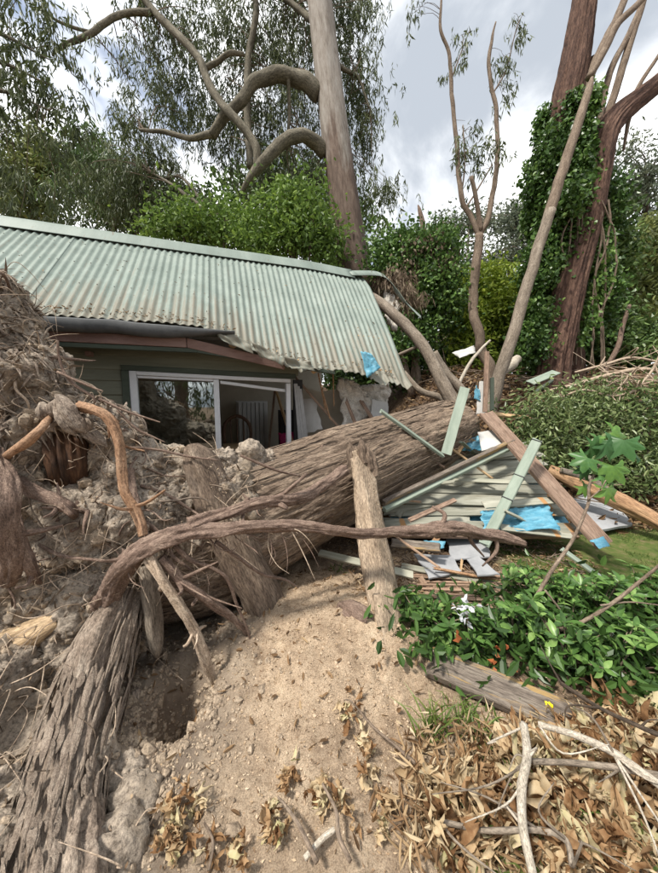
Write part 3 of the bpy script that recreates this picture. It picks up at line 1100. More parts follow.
o = hbox('loose_sash', 1.46, W1 - .06, WO + .01, WO + .035, WT - .12, WT - .085, M['alu'], win, dz=-.09)
# interior shell
hbox('floor', -3.2, 3.3, WO + .1, 2.8, .42, .5, M['floor'], house)
hbox('inner_wall', -3.2, 3.4, 2.62, 2.72, .5, 2.3, M['plaster_cream'], house)
hbox('inner_wall', -.05, .03, WO + .1, 2.6, .5, 2.25, M['plaster_cream'], house)
hbox('ceiling', -3.2, 2.2, WO + .1, 2.6, 2.28, 2.32, M['plaster'], house)
hbox('inner_wall', -3.2, W0 - .08, WO + .095, WO + .12, .5, 2.25, M['plaster_cream'], house)
# crushed corner right of the window: tilted sheets of lining, studs, hanging wool


def sheet(name, corners, thick, mat, parent=None, rough_edge=.0, label=None, cat=None, group=None, n=7, crumple=0., seed=0):
    """board or cloth from four world corners (a b c d round), real thickness, ragged outline"""
    a, b, c, d = [np.asarray(x, float) for x in corners]
    u = np.linspace(0, 1, n)
    U, Vv = np.meshgrid(u, u)
    U, Vv = U[..., None], Vv[..., None]
    pts = a * (1 - U) * (1 - Vv) + b * U * (1 - Vv) + c * U * Vv + d * (1 - U) * Vv
    size = np.linalg.norm(c - a)
    edge = (np.minimum(np.minimum(U, 1 - U), np.minimum(Vv, 1 - Vv)) < .001)
    q = np.concatenate([U * 5, Vv * 5, 0 * U + seed * 3.3], -1)
    if rough_edge:
        j = np.stack([fbm(q, 2), fbm(q + 40, 2), fbm(q + 80, 2)], -1) * rough_edge * size
        nrm = unit(np.cross(b - a, d - a))
        j = j - nrm * np.sum(j * nrm, -1, keepdims=True)
        pts = pts + j * edge
    nrm = unit(np.cross(b - a, d - a))
    if crumple:
        pts = pts + nrm * ((fbm(q * .9, 4) * .7 + np.abs(fbm(q * 1.7 + 9, 3)))[..., None] * crumple)
    org = pts.reshape(-1, 3).mean(0)
    i = np.arange(n - 1)[:, None] * n + np.arange(n - 1)[None, :]
    Qq = np.stack([i, i + 1, i + n + 1, i + n], 2).reshape(-1, 4)
    base = org
    o = MB().add(pts.reshape(-1, 3), Qq, tc=np.concatenate([U * size, Vv * size, 0 * U + seed], -1).reshape(-1, 3)).build(name, mat, parent, crumple > 0, loc=base)
    m = o.modifiers.new('thickness', 'SOLIDIFY')
    m.thickness = thick
    m.offset = 0
    if label:
        (tag(o, label, cat, group) if parent is None else o.__setitem__('label', label))
    return o


sheet('lining_board', [P(300, 388, 4.35), P(350, 392, 4.6), P(352, 440, 4.6), P(296, 438, 4.35)], .012, M['plaster_cream'], house, .05)
sheet('lining_board', [P(296, 400, 4.2), P(315, 398, 4.15), P(322, 430, 4.1), P(300, 436, 4.15)], .012, M['plaster'], house, .08, seed=2)
sheet('wool_batt', [P(338, 378, 4.25), P(352, 380, 4.3), P(383, 408, 4.4), P(344, 428, 4.1)], .06, M['wool'], house, .1, crumple=.09, n=16, seed=4)
sheet('wool_batt', [P(356, 384, 4.5), P(390, 385, 4.6), P(388, 408, 4.5), P(360, 404, 4.4)], .05, M['wool'], house, .1, crumple=.08, n=16, seed=5)
sheet('wool_batt', [P(386, 290, 5.5), P(398, 300, 5.4), P(396, 330, 5.2), P(384, 318, 5.3)], .04, M['wool'], house, .1, crumple=.08, n=12, seed=6)
sheet('lining_board', [P(372, 400, 4.3), P(388, 404, 4.4), P(386, 424, 4.3), P(370, 420, 4.2)], .012, M['plaster'], house, .1, seed=7)


def plank(name, p0, p1, w, th, mat, parent=None, up=(0, 0, 1), label=None, cat=None, group=None, jag=0., bow=0., roll=0., seed=0, origin_end=False):
    """timber of real section from p0 to p1; local x runs along the grain"""
    p0, p1 = np.asarray(p0, float), np.asarray(p1, float)
    if origin_end:
        p0, p1 = p1, p0
    L = np.linalg.norm(p1 - p0)
    x = (p1 - p0) / L
    y = unit(np.cross(np.asarray(up, float), x))
    z = np.cross(x, y)
    if roll:
        c, s = math.cos(roll), math.sin(roll)
        y, z = y * c + z * s, z * c - y * s
    ch = min(w, th) * .12
    hw, ht = w / 2, th / 2
    prof = np.array([(-hw + ch, -ht), (hw - ch, -ht), (hw, -ht + ch), (hw, ht - ch), (hw - ch, ht), (-hw + ch, ht), (-hw, ht - ch), (-hw, -ht + ch)])
    n = 9
    tt = np.linspace(0, L, n)
    r2 = np.random.default_rng(int(seed * 13 + L * 1000) % 99991)
    V = []
    for k, t in enumerate(tt):
        xx = np.full(8, t)
        if jag and k in (0, n - 1):
            xx = xx + r2.uniform(-jag, jag, 8)
        b = bow * 4 * (t / L) * (1 - t / L)
        V.append(np.stack([xx, prof[:, 0] + r2.normal() * w * .006, prof[:, 1] + b + r2.normal() * th * .02], 1))
    V = np.vstack(V)
    Q = []
    for k in range(n - 1):
        for j in range(8):
            Q.append((k * 8 + j, k * 8 + (j + 1) % 8, k * 8 + 8 + (j + 1) % 8, k * 8 + 8 + j))
    V = np.vstack([V, V[:8].mean(0), V[-8:].mean(0)])
    T = []
    for j in range(8):
        T.append((n * 8, (j + 1) % 8, j))
        T.append((n * 8 + 1, (n - 1) * 8 + j, (n - 1) * 8 + (j + 1) % 8))
    me = mk_mesh(name, V, np.array(Q), np.array(T), V)
    o = link(name, me, mat, parent)
    mtx = Matrix(((x[0], y[0], z[0], p0[0]), (x[1], y[1], z[1], p0[1]), (x[2], y[2], z[2], p0[2]), (0, 0, 0, 1)))
    if parent is not None:
        mtx = wm(parent).inverted() @ mtx
    o.matrix_basis = mtx
    if label:
        (tag(o, label, cat, group) if parent is None else o.__setitem__('label', label))
    return o


for (a, b, w) in [((318, 372, 4.1), (326, 412, 4.1), .03), ((333, 374, 4.15), (334, 404, 4.15), .025), ((322, 390, 4.1), (330, 418, 4.0), .02),
                  ((296, 378, 4.1), (350, 440, 4.1), .05), ((346, 400, 4.1), (360, 436, 4.0), .05), ((362, 402, 4.2), (378, 428, 4.1), .06)]:
    plank('broken_stud', P(*a), P(*b), w, w * .6, M['split_orange'] if w < .04 else M['brown_plank'], house, jag=.04, seed=a[0])

# things in the room
rm = lambda t, off, z: H(t, off, z)
heater = thing('panel_heater', 'white slatted panel heater against the room wall behind the open window', 'heater', H(1.95, 2.3, .5))
for k in range(7):
    hbox('fin', 1.75 + k * .075, 1.81 + k * .075, 2.36, 2.44, .72, 1.55, M['white_paint'], heater)
hbox('case', 1.72, 2.28, 2.44, 2.50, .50, 1.58, M['white_paint'], heater)
easel = thing('wooden_trestle', 'leaning wooden A-frame trestle inside the room', 'trestle', H(2.25, 1.5, .5))
plank('leg', H(2.12, 1.55, .5), H(2.27, 1.5, 1.75), .045, .03, M['brown_plank'], easel)
plank('leg', H(2.62, 1.25, .5), H(2.29, 1.5, 1.75), .055, .03, M['raw_plank'], easel)
chair = thing('wooden_chair', 'dark wooden chair with rounded back just inside the window', 'chair', H(1.65, 1.0, .5))
for (a, b) in ((1.5, .85), (1.85, .85), (1.5, 1.2), (1.85, 1.2)):
    plank('leg', H(a, b, .5), H(a, b, .94), .04, .04, M['dark_wood'], chair)
hbox('seat', 1.47, 1.88, .82, 1.24, .941, .975, M['raw_plank'], chair)
c = [H(1.48 + .0, 1.22, .98), H(1.5, 1.24, 1.25), H(1.67, 1.25, 1.37), H(1.84, 1.24, 1.25), H(1.86, 1.22, .98)]
MB().add(**tube(c, [.025] * 5, nseg=8, sub=6)).build('backrest', M['dark_wood'], chair, True)
for k in range(3):
    plank('spindle', H(1.58 + .09 * k, 1.23, .98), H(1.58 + .09 * k, 1.245, 1.33), .02, .02, M['dark_wood'], chair)
hf = hbox('black_stereo', 2.45, 2.72, 2.0, 2.3, .5, 1.42, M['black'], None)
tag(hf, 'black cabinet standing at the back of the room', 'cabinet')
pk = sheet('pink_cloth', [H(2.35, 1.7, 1.05), H(2.62, 1.7, 1.08), H(2.66, 1.5, .92), H(2.35, 1.5, .90)], .02, M['pink'], None, .06, 'crimson pink cloth heaped inside the room', 'cloth', n=14, crumple=.09, seed=3)

# ------------------------------------------------------------------ trees behind
def wrap(mbs, name, mat, parent, **k):
    return mbs.build(name, mat, parent, **k)


def near_pts(lims, cl):
    A = np.vstack(lims)
    return np.array([A[np.argmin(np.linalg.norm(A - c, axis=1) + rng.uniform(0, .5, len(A)))] for c in cl])


# big gum behind the house
gum = thing('gum_tree', 'tall pale gum with peeling brown bark rising behind the corrugated roof', 'tree', P(362, 330, 8.5))
gy = 8.5
MB().add(**pxtube([(364, 345, 19, gy), (358, 290, 16, gy), (351, 250, 14.5, gy), (344, 200, 13.5, gy), (336, 140, 12.5, gy), (328, 75, 11.5, gy), (320, 5, 10.5, gy), (312, -60, 9.5, gy), (303, -150, 8, gy)],
                  nseg=40, sub=14, amp=.09, fa=5, fl=.8, seed=1, octv=4)).build('trunk', M['gum_bark'], gum, True)
limbs = [
    [(320, 95, 9, 8.5), (300, 80, 8, 8.4), (277, 75, 7.5, 8.3), (256, 82, 7, 8.2), (240, 100, 6, 8.2), (225, 117, 5.5, 8.2), (212, 136, 5, 8.3)],
    [(213, 134, 4, 8.3), (190, 138, 3, 8.3), (165, 132, 2.5, 8.4), (140, 130, 1.5, 8.5)],
    [(324, 152, 8, 8.5), (308, 137, 7, 8.2), (290, 138, 7, 8.0), (274, 150, 6.5, 7.9), (260, 164, 6, 7.8), (250, 178, 4, 7.8), (242, 192, 2, 7.9)],
    [(258, 166, 4.5, 7.8), (256, 146, 4.8, 7.8), (240, 124, 4.6, 7.8), (222, 104, 4.6, 7.9), (208, 82, 4.4, 8.0), (198, 58, 4.2, 8.1), (178, 36, 4.0, 8.2), (160, 18, 3.8, 8.3), (143, -2, 3.6, 8.4), (120, -40, 3, 8.6)],
    [(152, 12, 3.2, 8.3), (130, 13, 3, 8.3), (112, 18, 3, 8.2), (92, 34, 3, 8.1), (72, 42, 2.5, 8), (58, 48, 2, 8), (52, 56, 1, 8)],
    [(251, 168, 4, 8.6), (248, 130, 4, 8.8), (247, 95, 4, 8.9), (250, 50, 3.6, 9), (256, 15, 3.4, 9), (252, -30, 3, 9.1)],
    [(200, 70, 3, 8.1), (218, 62, 2.8, 8.1), (232, 53, 2.6, 8.1), (244, 54, 2, 8.2)],
    [(288, 76, 2, 8.3), (289, 110, 2, 8.5), (287, 150, 1.5, 8.6)],
    [(150, 172, 1.2, 8.9), (175, 187, 1.8, 8.7), (200, 206, 2.2, 8.4), (214, 221, 2.6, 8.2)],
    [(165, 178, 1, 8.9), (182, 178, 1.4, 8.7), (205, 205, 1.8, 8.4)],
    [(330, 60, 4, 8.6), (345, 70, 2.4, 8.8), (358, 78, 1.6, 9), (370, 110, .8, 9)],
    [(322, 30, 4, 8.6), (300, 10, 3, 8.9), (270, -10, 2.4, 9.2)],
    [(40, 8, 1, 7.6), (56, 20, 1.4, 7.8), (75, 28, 1.6, 8), (95, 33, 1.6, 8.1)],
]
lims = []
for k, l in enumerate(limbs):
    t = pxtube([(a, b, w * .78, y) for a, b, w, y in l], nseg=14, sub=9, amp=.14, fa=2, fl=4, seed=k + 3, wob=.4, octv=4)
    lims.append(catmull([P(e[0], e[1], e[3]) for e in l], 6))
    MB().add(**t).build('limb', M['gum_limb'], gum, True)
ells = [(190, 45, 62, 40, 9.3, .9, 70), (252, 55, 50, 50, 9.8, .9, 70), (172, 108, 52, 40, 9.4, .9, 55), (132, 155, 36, 34, 9.2, .8, 50), (118, 190, 44, 28, 9.0, .8, 60),
        (228, 120, 40, 30, 9.6, .9, 45), (284, 105, 32, 50, 9.8, .9, 60), (292, 28, 40, 34, 9.9, .9, 60), (272, 170, 40, 26, 9.6, .8, 40), (180, 190, 36, 22, 9.6, .8, 28),
        (352, 52, 24, 50, 9.6, .7, 55), (362, 120, 17, 46, 9.6, .6, 34), (376, 195, 24, 16, 9.2, .5, 16), (214, 15, 60, 18, 9.4, .9, 40), (300, 190, 30, 30, 9.6, .8, 40), (340, 10, 40, 20, 9.6, .8, 30), (120, 60, 20, 30, 9.4, .5, 6),
        (330, 160, 50, 30, 10.2, .6, 30)]
cl = clumps(ells)
foliage(cl, 54, .20, .17, .030, strands=True, tvar=.6).build('crown', M['gum_leaf'], gum)
tw = MB()
pick = rng.permutation(len(cl))[:260]
twigs(tw, near_pts(lims, cl[pick]), cl[pick], .014, .004)
kind(tw.build('twigs', M['brown_twig'], gum), 'stuff')

# gum at the left edge, its trunk outside the picture
gl = thing('gum_tree', 'nearer gum whose drooping leaf strands hang in at the upper left edge', 'tree', (-8.2, 6.2, gh0(-8.2, 6.2)))
MB().add(**tube([(-8.2, 6.2, -.2), (-8.1, 6.1, 3), (-7.9, 6.0, 6), (-7.7, 6, 9)], [.3, .26, .2, .1], nseg=14, sub=6, amp=.1, fa=3, fl=1, seed=31)).build('trunk', M['gum_bark'], gl, True)
lim2 = [catmull([np.array([-7.9, 6, 4.5 + k]), P(-60, 120 - 45 * k, 5.8), P(-10, 90 - 30 * k, 5.7), P(50, 110 - 25 * k, 5.6)], 6) for k in range(3)]
for k, l in enumerate(lim2):
    MB().add(**tube(l, np.linspace(.09, .008, len(l)), nseg=8, sub=2, seed=k, amp=.06)).build('limb', M['gum_limb'], gl, True)
ells = [(10, 55, 34, 60, 5.7, .5, 42), (42, 110, 26, 50, 5.8, .5, 30), (12, 190, 24, 50, 5.7, .4, 26), (56, 168, 20, 42, 5.8, .4, 20), (76, 112, 8, 40, 5.8, .3, 9), (14, 242, 26, 18, 5.7, .3, 16),
        (36, 16, 34, 20, 5.8, .5, 30), (-40, 120, 40, 120, 5.8, .6, 60)]
cl = clumps(ells)
foliage(cl, 27, .13, .15, .028, strands=True, tvar=.5).build('crown', M['gum_leaf'], gl)
tw = MB()
twigs(tw, near_pts(lim2, cl[::7]), cl[::7], .007, .003)
kind(tw.build('twigs', M['brown_twig'], gl), 'stuff')


def bush(name, label, cat, base, stems, ells, mat, per, sig, ln, wd, barkm='brown_twig', droop=.2, broad=True, group=None, ntw=40, flatness=.3, r=.1, tvar=.55, strands=False, up=0.):
    t = thing(name, label, cat, base, group)
    base = np.asarray(base, float)
    pts = []
    tr = MB()
    cl = clumps(ells)
    top = cl.mean(0)
    for k in range(stems):
        e = cl[rng.integers(len(cl))] * .5 + top * .5
        b0 = base + np.array([rng.normal() * r * 1.2, rng.normal() * r * 1.2, -.15])
        m = b0 * .5 + e * .5 + rng.normal(size=3) * r
        l = [b0, m, e]
        tr.add(**tube(l, [r, r * .7, r * .25], nseg=9, sub=6, amp=.1, fa=2, fl=1.5, seed=k + 2))
        pts.append(catmull(l, 6)[4:])
    tr.build('trunk', M[barkm], t, True)
    if ntw:
        pick = rng.permutation(len(cl))[:ntw]
        tw = MB()
        twigs(tw, near_pts(pts, cl[pick]), cl[pick], max(.006, r * .25), max(.002, r * .05))
        tw.build('branches', M[barkm], t)
    foliage(cl, per, sig, ln, wd, droop=droop, broad=broad, flatness=flatness, tvar=tvar, strands=strands, up=up).build('crown', M[mat], t)
    return t


def gp(px, Y):
    p = P(px, 400, Y)
    return np.array([p[0], Y, gh0(p[0], Y) - .05])


# dark and olive trees behind the roof, left
bush('olive_tree', 'olive green rounded tree at the far left above the roof', 'tree', gp(20, 11), 2, [(25, 180, 50, 38, 11, 1.2, 120), (5, 205, 40, 25, 10.8, 1, 60), (45, 155, 25, 20, 11, .8, 40)], 'olive_leaf', 34, .24, .14, .07, r=.16)
bush('dark_tree', 'dark drooping tree behind the roof between the olive tree and the pale limbs', 'tree', gp(105, 10.6), 2, [(110, 195, 50, 34, 10.6, 1, 110), (90, 160, 26, 26, 10.6, .8, 40), (150, 212, 34, 18, 10.4, .8, 40)], 'dark_leaf', 34, .24, .2, .05, droop=.55, r=.15)
bush('leafy_shrub', 'bright green broadleaf shrub showing above the middle of the roof ridge', 'shrub', gp(215, 8.2), 3, [(205, 230, 36, 14, 8.2, .9, 44), (245, 234, 30, 20, 8.1, .9, 44), (165, 234, 22, 8, 8.2, .5, 18), (225, 212, 12, 12, 8.2, .4, 10), (185, 216, 9, 9, 8.2, .4, 7)], 'green_leaf', 46, .24, .11, .06, r=.06)
bush('leafy_shrub', 'tall bright green shrub just left of the pale gum trunk above the roof', 'shrub', gp(298, 7.9), 3, [(292, 226, 34, 24, 7.9, .9, 56), (320, 240, 18, 28, 7.8, .6, 34), (262, 245, 30, 16, 7.8, .6, 26), (285, 198, 14, 12, 7.9, .4, 12), (308, 204, 10, 16, 7.9, .4, 10)], 'green_leaf', 46, .24, .11, .06, r=.07)
bush('dark_tree', 'dark evergreen tree in the gap behind the bright shrubs and the pale trunk', 'tree', gp(270, 13.5), 3, [(280, 200, 70, 34, 13.5, 1.3, 110), (190, 215, 60, 22, 13.5, 1.2, 60), (345, 235, 40, 36, 13.5, 1, 60)], 'dark_leaf', 30, .33, .22, .11, r=.16)
# centre: ivy-smothered tree, yellow-green shrubs, far gums
ivt = bush('ivy_covered_tree', 'dark dome of ivy smothering a dead tree right of the torn roof', 'tree', gp(420, 7.6), 4,
           [(388, 266, 22, 24, 7.8, .6, 40), (420, 264, 30, 26, 7.6, .8, 60), (438, 302, 24, 38, 7.5, .8, 60), (405, 325, 36, 42, 7.7, .8, 70), (404, 240, 12, 12, 7.6, .4, 14), (440, 240, 12, 14, 7.6, .4, 16)], 'ivy_leaf', 52, .19, .085, .07, r=.09, barkm='brown_twig', droop=.35)
MB().add(**pxtube([(426, 262, 4, 7.5), (424, 232, 3, 7.5), (420, 212, 2, 7.5), (418, 205, .6, 7.5)], nseg=8, sub=5, amp=.1)).build('dead_stub', M['root_bark'], ivt, True)
foliage(clumps([(424, 246, 24, 10, 7.3, .3, 22), (405, 275, 16, 16, 7.2, .3, 14), (440, 262, 16, 12, 7.2, .3, 14)]), 22, .11, .10, .05, droop=.6).build('dead_leaves', M['dead_leaf'], ivt)
bush('yellow_shrub', 'yellow-green shrub behind the slim forked tree', 'shrub', gp(488, 8.2), 3, [(488, 312, 28, 34, 8.2, .6, 90), (465, 330, 20, 34, 8.0, .5, 50), (515, 305, 18, 30, 8.3, .5, 44), (480, 280, 26, 12, 8.3, .5, 34), (470, 362, 24, 16, 7.9, .4, 26)], 'yellow_leaf', 40, .2, .12, .055, r=.06, up=.2)
bush('green_shrub', 'mid green shrub low behind the leaning slender trunk', 'shrub', gp(525, 9), 3, [(520, 340, 30, 34, 9, .7, 80), (470, 362, 40, 18, 8.6, .7, 60), (535, 290, 14, 40, 9.2, .5, 50)], 'green_leaf', 34, .19, .14, .07, r=.06)
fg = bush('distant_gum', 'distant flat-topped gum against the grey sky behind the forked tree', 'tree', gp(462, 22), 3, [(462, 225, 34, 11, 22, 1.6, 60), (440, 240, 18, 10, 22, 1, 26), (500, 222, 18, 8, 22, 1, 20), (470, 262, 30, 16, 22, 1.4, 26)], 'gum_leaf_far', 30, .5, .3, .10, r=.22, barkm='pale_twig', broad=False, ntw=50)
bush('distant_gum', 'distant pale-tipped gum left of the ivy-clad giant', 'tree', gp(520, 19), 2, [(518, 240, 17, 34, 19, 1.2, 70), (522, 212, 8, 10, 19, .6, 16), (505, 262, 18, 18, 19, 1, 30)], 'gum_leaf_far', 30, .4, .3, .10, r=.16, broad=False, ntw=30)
# right side
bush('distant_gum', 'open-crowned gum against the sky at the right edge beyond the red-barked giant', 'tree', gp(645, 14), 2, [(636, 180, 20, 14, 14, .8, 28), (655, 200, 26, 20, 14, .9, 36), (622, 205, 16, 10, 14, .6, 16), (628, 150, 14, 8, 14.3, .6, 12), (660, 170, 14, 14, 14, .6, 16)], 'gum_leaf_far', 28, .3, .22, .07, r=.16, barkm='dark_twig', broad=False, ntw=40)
bush('olive_tree', 'sunlit olive shrub filling the right edge behind the red-barked giant', 'shrub', gp(640, 9.5), 3, [(642, 290, 24, 60, 9.5, .8, 110), (615, 330, 24, 40, 9.3, .8, 90), (655, 250, 16, 34, 9.7, .6, 50)], 'olive_leaf', 34, .2, .15, .065, r=.08)
bush('dark_shrub', 'dark leafy undergrowth tucked right behind the giant red trunk', 'shrub', gp(605, 8.4), 3, [(600, 330, 24, 45, 8.4, .6, 90), (612, 250, 20, 40, 8.6, .6, 70), (596, 210, 12, 30, 8.4, .4, 34), (630, 350, 30, 26, 8.2, .6, 70)], 'dark_leaf', 36, .18, .13, .08, r=.06)
bush('dark_shrub', 'dark undergrowth below the ivy dome and torn roof', 'shrub', gp(420, 8.6), 3, [(400, 360, 44, 26, 8.6, .7, 100), (352, 370, 30, 34, 9, .5, 70), (470, 350, 50, 26, 10, .7, 100), (360, 300, 22, 40, 9, .6, 60)], 'dark_leaf', 34, .2, .15, .085, r=.06)
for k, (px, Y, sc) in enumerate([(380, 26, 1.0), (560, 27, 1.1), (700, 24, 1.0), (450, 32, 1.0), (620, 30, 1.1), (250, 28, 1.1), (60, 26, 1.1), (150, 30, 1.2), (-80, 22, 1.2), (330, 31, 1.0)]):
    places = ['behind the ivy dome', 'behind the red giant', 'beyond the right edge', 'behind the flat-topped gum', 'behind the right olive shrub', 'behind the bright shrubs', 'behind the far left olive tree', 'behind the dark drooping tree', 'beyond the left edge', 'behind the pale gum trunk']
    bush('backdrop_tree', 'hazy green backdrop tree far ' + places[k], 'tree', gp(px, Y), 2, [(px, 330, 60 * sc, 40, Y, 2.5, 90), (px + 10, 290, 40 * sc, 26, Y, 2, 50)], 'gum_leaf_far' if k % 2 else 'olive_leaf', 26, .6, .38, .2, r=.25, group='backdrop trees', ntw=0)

# slim forked tree
ft = thing('forked_tree', 'slim bare tree forking into two thin stems against the sky', 'tree', gp(492, 6.6))
fy_ = 6.6
stems = [[(497, 430, 7.5, fy_), (488, 370, 6, fy_), (479, 338, 5.4, fy_), (474, 300, 5, fy_), (475, 265, 4.8, fy_), (479, 234, 4.6, fy_)],
         [(479, 236, 4, fy_), (470, 216, 3.6, fy_), (461, 196, 3.3, fy_), (457, 150, 2.9, fy_), (452, 100, 2.6, fy_), (449, 55, 2.2, fy_), (441, 30, 1.8, fy_), (441, 5, 1.4, fy_), (444, -20, 1, fy_)],
         [(479, 236, 4, fy_), (490, 210, 3.6, fy_), (496, 175, 3.2, fy_), (498, 140, 2.9, fy_), (494, 100, 2.6, fy_), (489, 65, 2.3, fy_), (492, 40, 1.8, fy_), (496, 22, .9, fy_)],
         [(481, 230, 3.6, fy_), (477, 205, 3.0, fy_ - .1), (471, 176, 2.6, fy_ - .2)],
         [(462, 194, 1.1, fy_), (465, 160, .9, fy_), (463, 125, .7, fy_)], [(466, 208, 1.2, fy_), (482, 182, 1, fy_), (492, 165, .8, fy_)],
         [(492, 95, 1, fy_), (506, 70, .8, fy_), (516, 30, .5, fy_), (524, 12, .3, fy_)], [(451, 80, .9, fy_), (460, 55, .7, fy_), (470, 30, .4, fy_)]]
lf = []
for k, l in enumerate(stems):
    MB().add(**pxtube([(a, b, w * (.85 if k == 0 else .68), y) for a, b, w, y in l], nseg=10, sub=8, amp=.2, fa=2, fl=6, seed=k + 50, wob=.7, octv=4)).build('trunk' if k == 0 else 'stem', M['brown_twig'], ft, True)
    lf.append(catmull([P(e[0], e[1], e[3]) for e in l], 5))
cl = clumps([(470, 145, 13, 24, 6.6, .2, 16), (490, 150, 14, 18, 6.6, .2, 10), (506, 70, 10, 22, 6.6, .2, 10), (460, 45, 10, 22, 6.6, .2, 9), (516, 25, 8, 12, 6.6, .15, 6), (480, 165, 10, 10, 6.6, .2, 5), (412, 10, 6, 6, 6.6, .2, 4), (502, 90, 6, 10, 6.6, .1, 4)])
foliage(cl, 18, .10, .13, .026, strands=True).build('crown', M['gum_leaf'], ft)
tw = MB()
twigs(tw, near_pts(lf[1:], cl), cl, .005, .002)
kind(tw.build('twigs', M['brown_twig'], ft), 'stuff')

# red-barked giant with ivy
gt = thing('giant_gum', 'massive red-barked gum with twin trunks wrapped in ivy on the right', 'tree', gp(566, 7.5))
by = 7.5
ta = [(554, 450, 34, by), (556, 370, 25, by), (558, 310, 20, by), (558, 240, 18, by), (560, 170, 17, by), (566, 110, 14.5, by), (575, 60, 12.5, by), (583, 10, 10.5, by), (590, -40, 9, by), (600, -120, 7, by)]
tb = [(546, 440, 26, by - .7), (551, 372, 18, by - .7), (562, 320, 15.5, by - .6), (574, 270, 14, by - .5), (586, 225, 13, by - .4), (595, 180, 12.5, by - .3), (603, 138, 12, by - .2), (618, 116, 10.5, by - .1), (640, 98, 9, by), (665, 78, 8, by + .1), (700, 50, 6, by + .3)]
for k, l in enumerate((ta, tb)):
    MB().add(**pxtube([(a, b, w * .82, y) for a, b, w, y in l], nseg=90, sub=30, amp=.15, fa=7, fl=.7, ridge=True, seed=k + 70, octv=4)).build('trunk', M['red_bark'], gt, True)
for k, l in enumerate([[(599, 122, 3, by), (603, 100, 2.8, by), (612, 68, 2.6, by), (628, 36, 2.4, by), (641, 6, 2.2, by), (652, -30, 2, by)],
                       [(606, 116, 3.4, by), (614, 96, 3.2, by), (623, 66, 3, by), (633, 34, 2.8, by), (643, 2, 2.6, by), (650, -30, 2, by)],
                       [(590, 78, 3, by - .6), (603, 52, 3, by - .6), (618, 24, 2.8, by - .6), (640, 2, 2.6, by - .6), (660, -20, 2.4, by - .6)],
                       [(584, 98, 4, by - .2), (596, 62, 3.6, by - .2), (610, 32, 3.3, by - .1), (623, 4, 3, by), (636, -26, 2.6, by)],
                       [(634, 97, 2, by), (641, 82, 1.8, by), (656, 60, 1.5, by), (668, 40, 1, by)], [(592, 60, 3, by), (599, 54, 1.5, by), (602, 46, .5, by)],
                       [(632, 108, 2, by), (628, 125, 1.6, by), (624, 150, 1, by)]]):
    MB().add(**pxtube(l, nseg=9, sub=6, amp=.1, seed=k + 80, wob=.3)).build('limb', M['brown_twig'], gt, True)
# ivy: leaves seated on the bark of the trunks
iv = MB()
ca = catmull([list(P(e[0], e[1], e[3])) + [e[2] * e[3] / F] for e in ta[1:6]], 20)
cb = catmull([list(P(e[0], e[1], e[3])) + [e[2] * e[3] / F] for e in tb[1:6]], 20)


def ivy_on(c, n, amin, amax, thick, side=0.):
    k = rng.integers(len(c), size=n)
    a = rng.uniform(amin, amax, n)
    out = np.stack([np.cos(a), np.sin(a), 0 * a], 1)
    q = c[k, :3] + rng.normal(size=(n, 3)) * .05
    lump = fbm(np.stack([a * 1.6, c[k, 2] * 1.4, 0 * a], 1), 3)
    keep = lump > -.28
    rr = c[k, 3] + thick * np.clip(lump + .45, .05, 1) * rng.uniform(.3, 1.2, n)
    pos = (q + out * rr[:, None])[keep]
    o_ = out[keep]
    m = len(pos)
    d = unit(o_ * .5 + np.array([0, 0, -.8]) + rng.normal(size=(m, 3)) * .35)
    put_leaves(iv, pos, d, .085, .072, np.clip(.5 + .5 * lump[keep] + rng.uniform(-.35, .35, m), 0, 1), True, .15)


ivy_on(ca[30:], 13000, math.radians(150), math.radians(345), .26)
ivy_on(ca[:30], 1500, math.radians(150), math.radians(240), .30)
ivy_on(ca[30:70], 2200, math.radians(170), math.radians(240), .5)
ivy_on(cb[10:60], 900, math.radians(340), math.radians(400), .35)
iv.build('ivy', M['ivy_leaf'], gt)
foliage(clumps([(538, 290, 9, 55, 7.0, .3, 44), (562, 205, 16, 20, 6.9, .2, 30), (532, 345, 10, 26, 6.8, .3, 24), (545, 170, 14, 36, 7.2, .3, 34), (574, 190, 10, 14, 7.0, .2, 16), (607, 205, 12, 28, 7.6, .3, 40), (603, 300, 10, 40, 7.3, .3, 34)]), 46, .13, .085, .072, droop=.35, broad=True, flatness=.2).build('ivy', M['ivy_leaf'], gt)
vn = MB()
for k in range(9):
    x0 = 575 + rng.uniform(-10, 30)
    l = [(x0 + rng.normal() * 6, y, .8, 6.9) for y in (200, 240, 280, 320, 365)]
    vn.add(**pxtube(l, nseg=5, sub=5, seed=k, wob=2))
vn.build('vines', M['brown_twig'], gt)

lt = thing('leaning_tree', 'slender smooth trunk leaning up against the ivy-clad giant', 'tree', gp(494, 6.0))
ly = 6.0
MB().add(**pxtube([(485, 425, 6.6, ly), (502, 368, 5.8, ly), (519, 312, 5.3, ly + .05), (536, 256, 4.9, ly + .12), (550, 210, 4.4, ly + .2)], nseg=18, sub=9, amp=.1, fa=2, fl=3, seed=91, wob=.25, octv=4)).build('trunk', M['grey_bark'], lt, True)
MB().add(**pxtube([(536, 256, 2.5, ly + .13), (549, 214, 4.3, ly + .19), (562, 172, 4.2, ly + .28), (576, 130, 3.7, ly + .38), (588, 92, 3.1, ly + .48), (592, 78, 1.2, ly + .52)], nseg=18, sub=9, amp=.14, fa=2, fl=3, seed=92, wob=.25, octv=4)).build('upper_trunk', M['brown_twig'], lt, True)

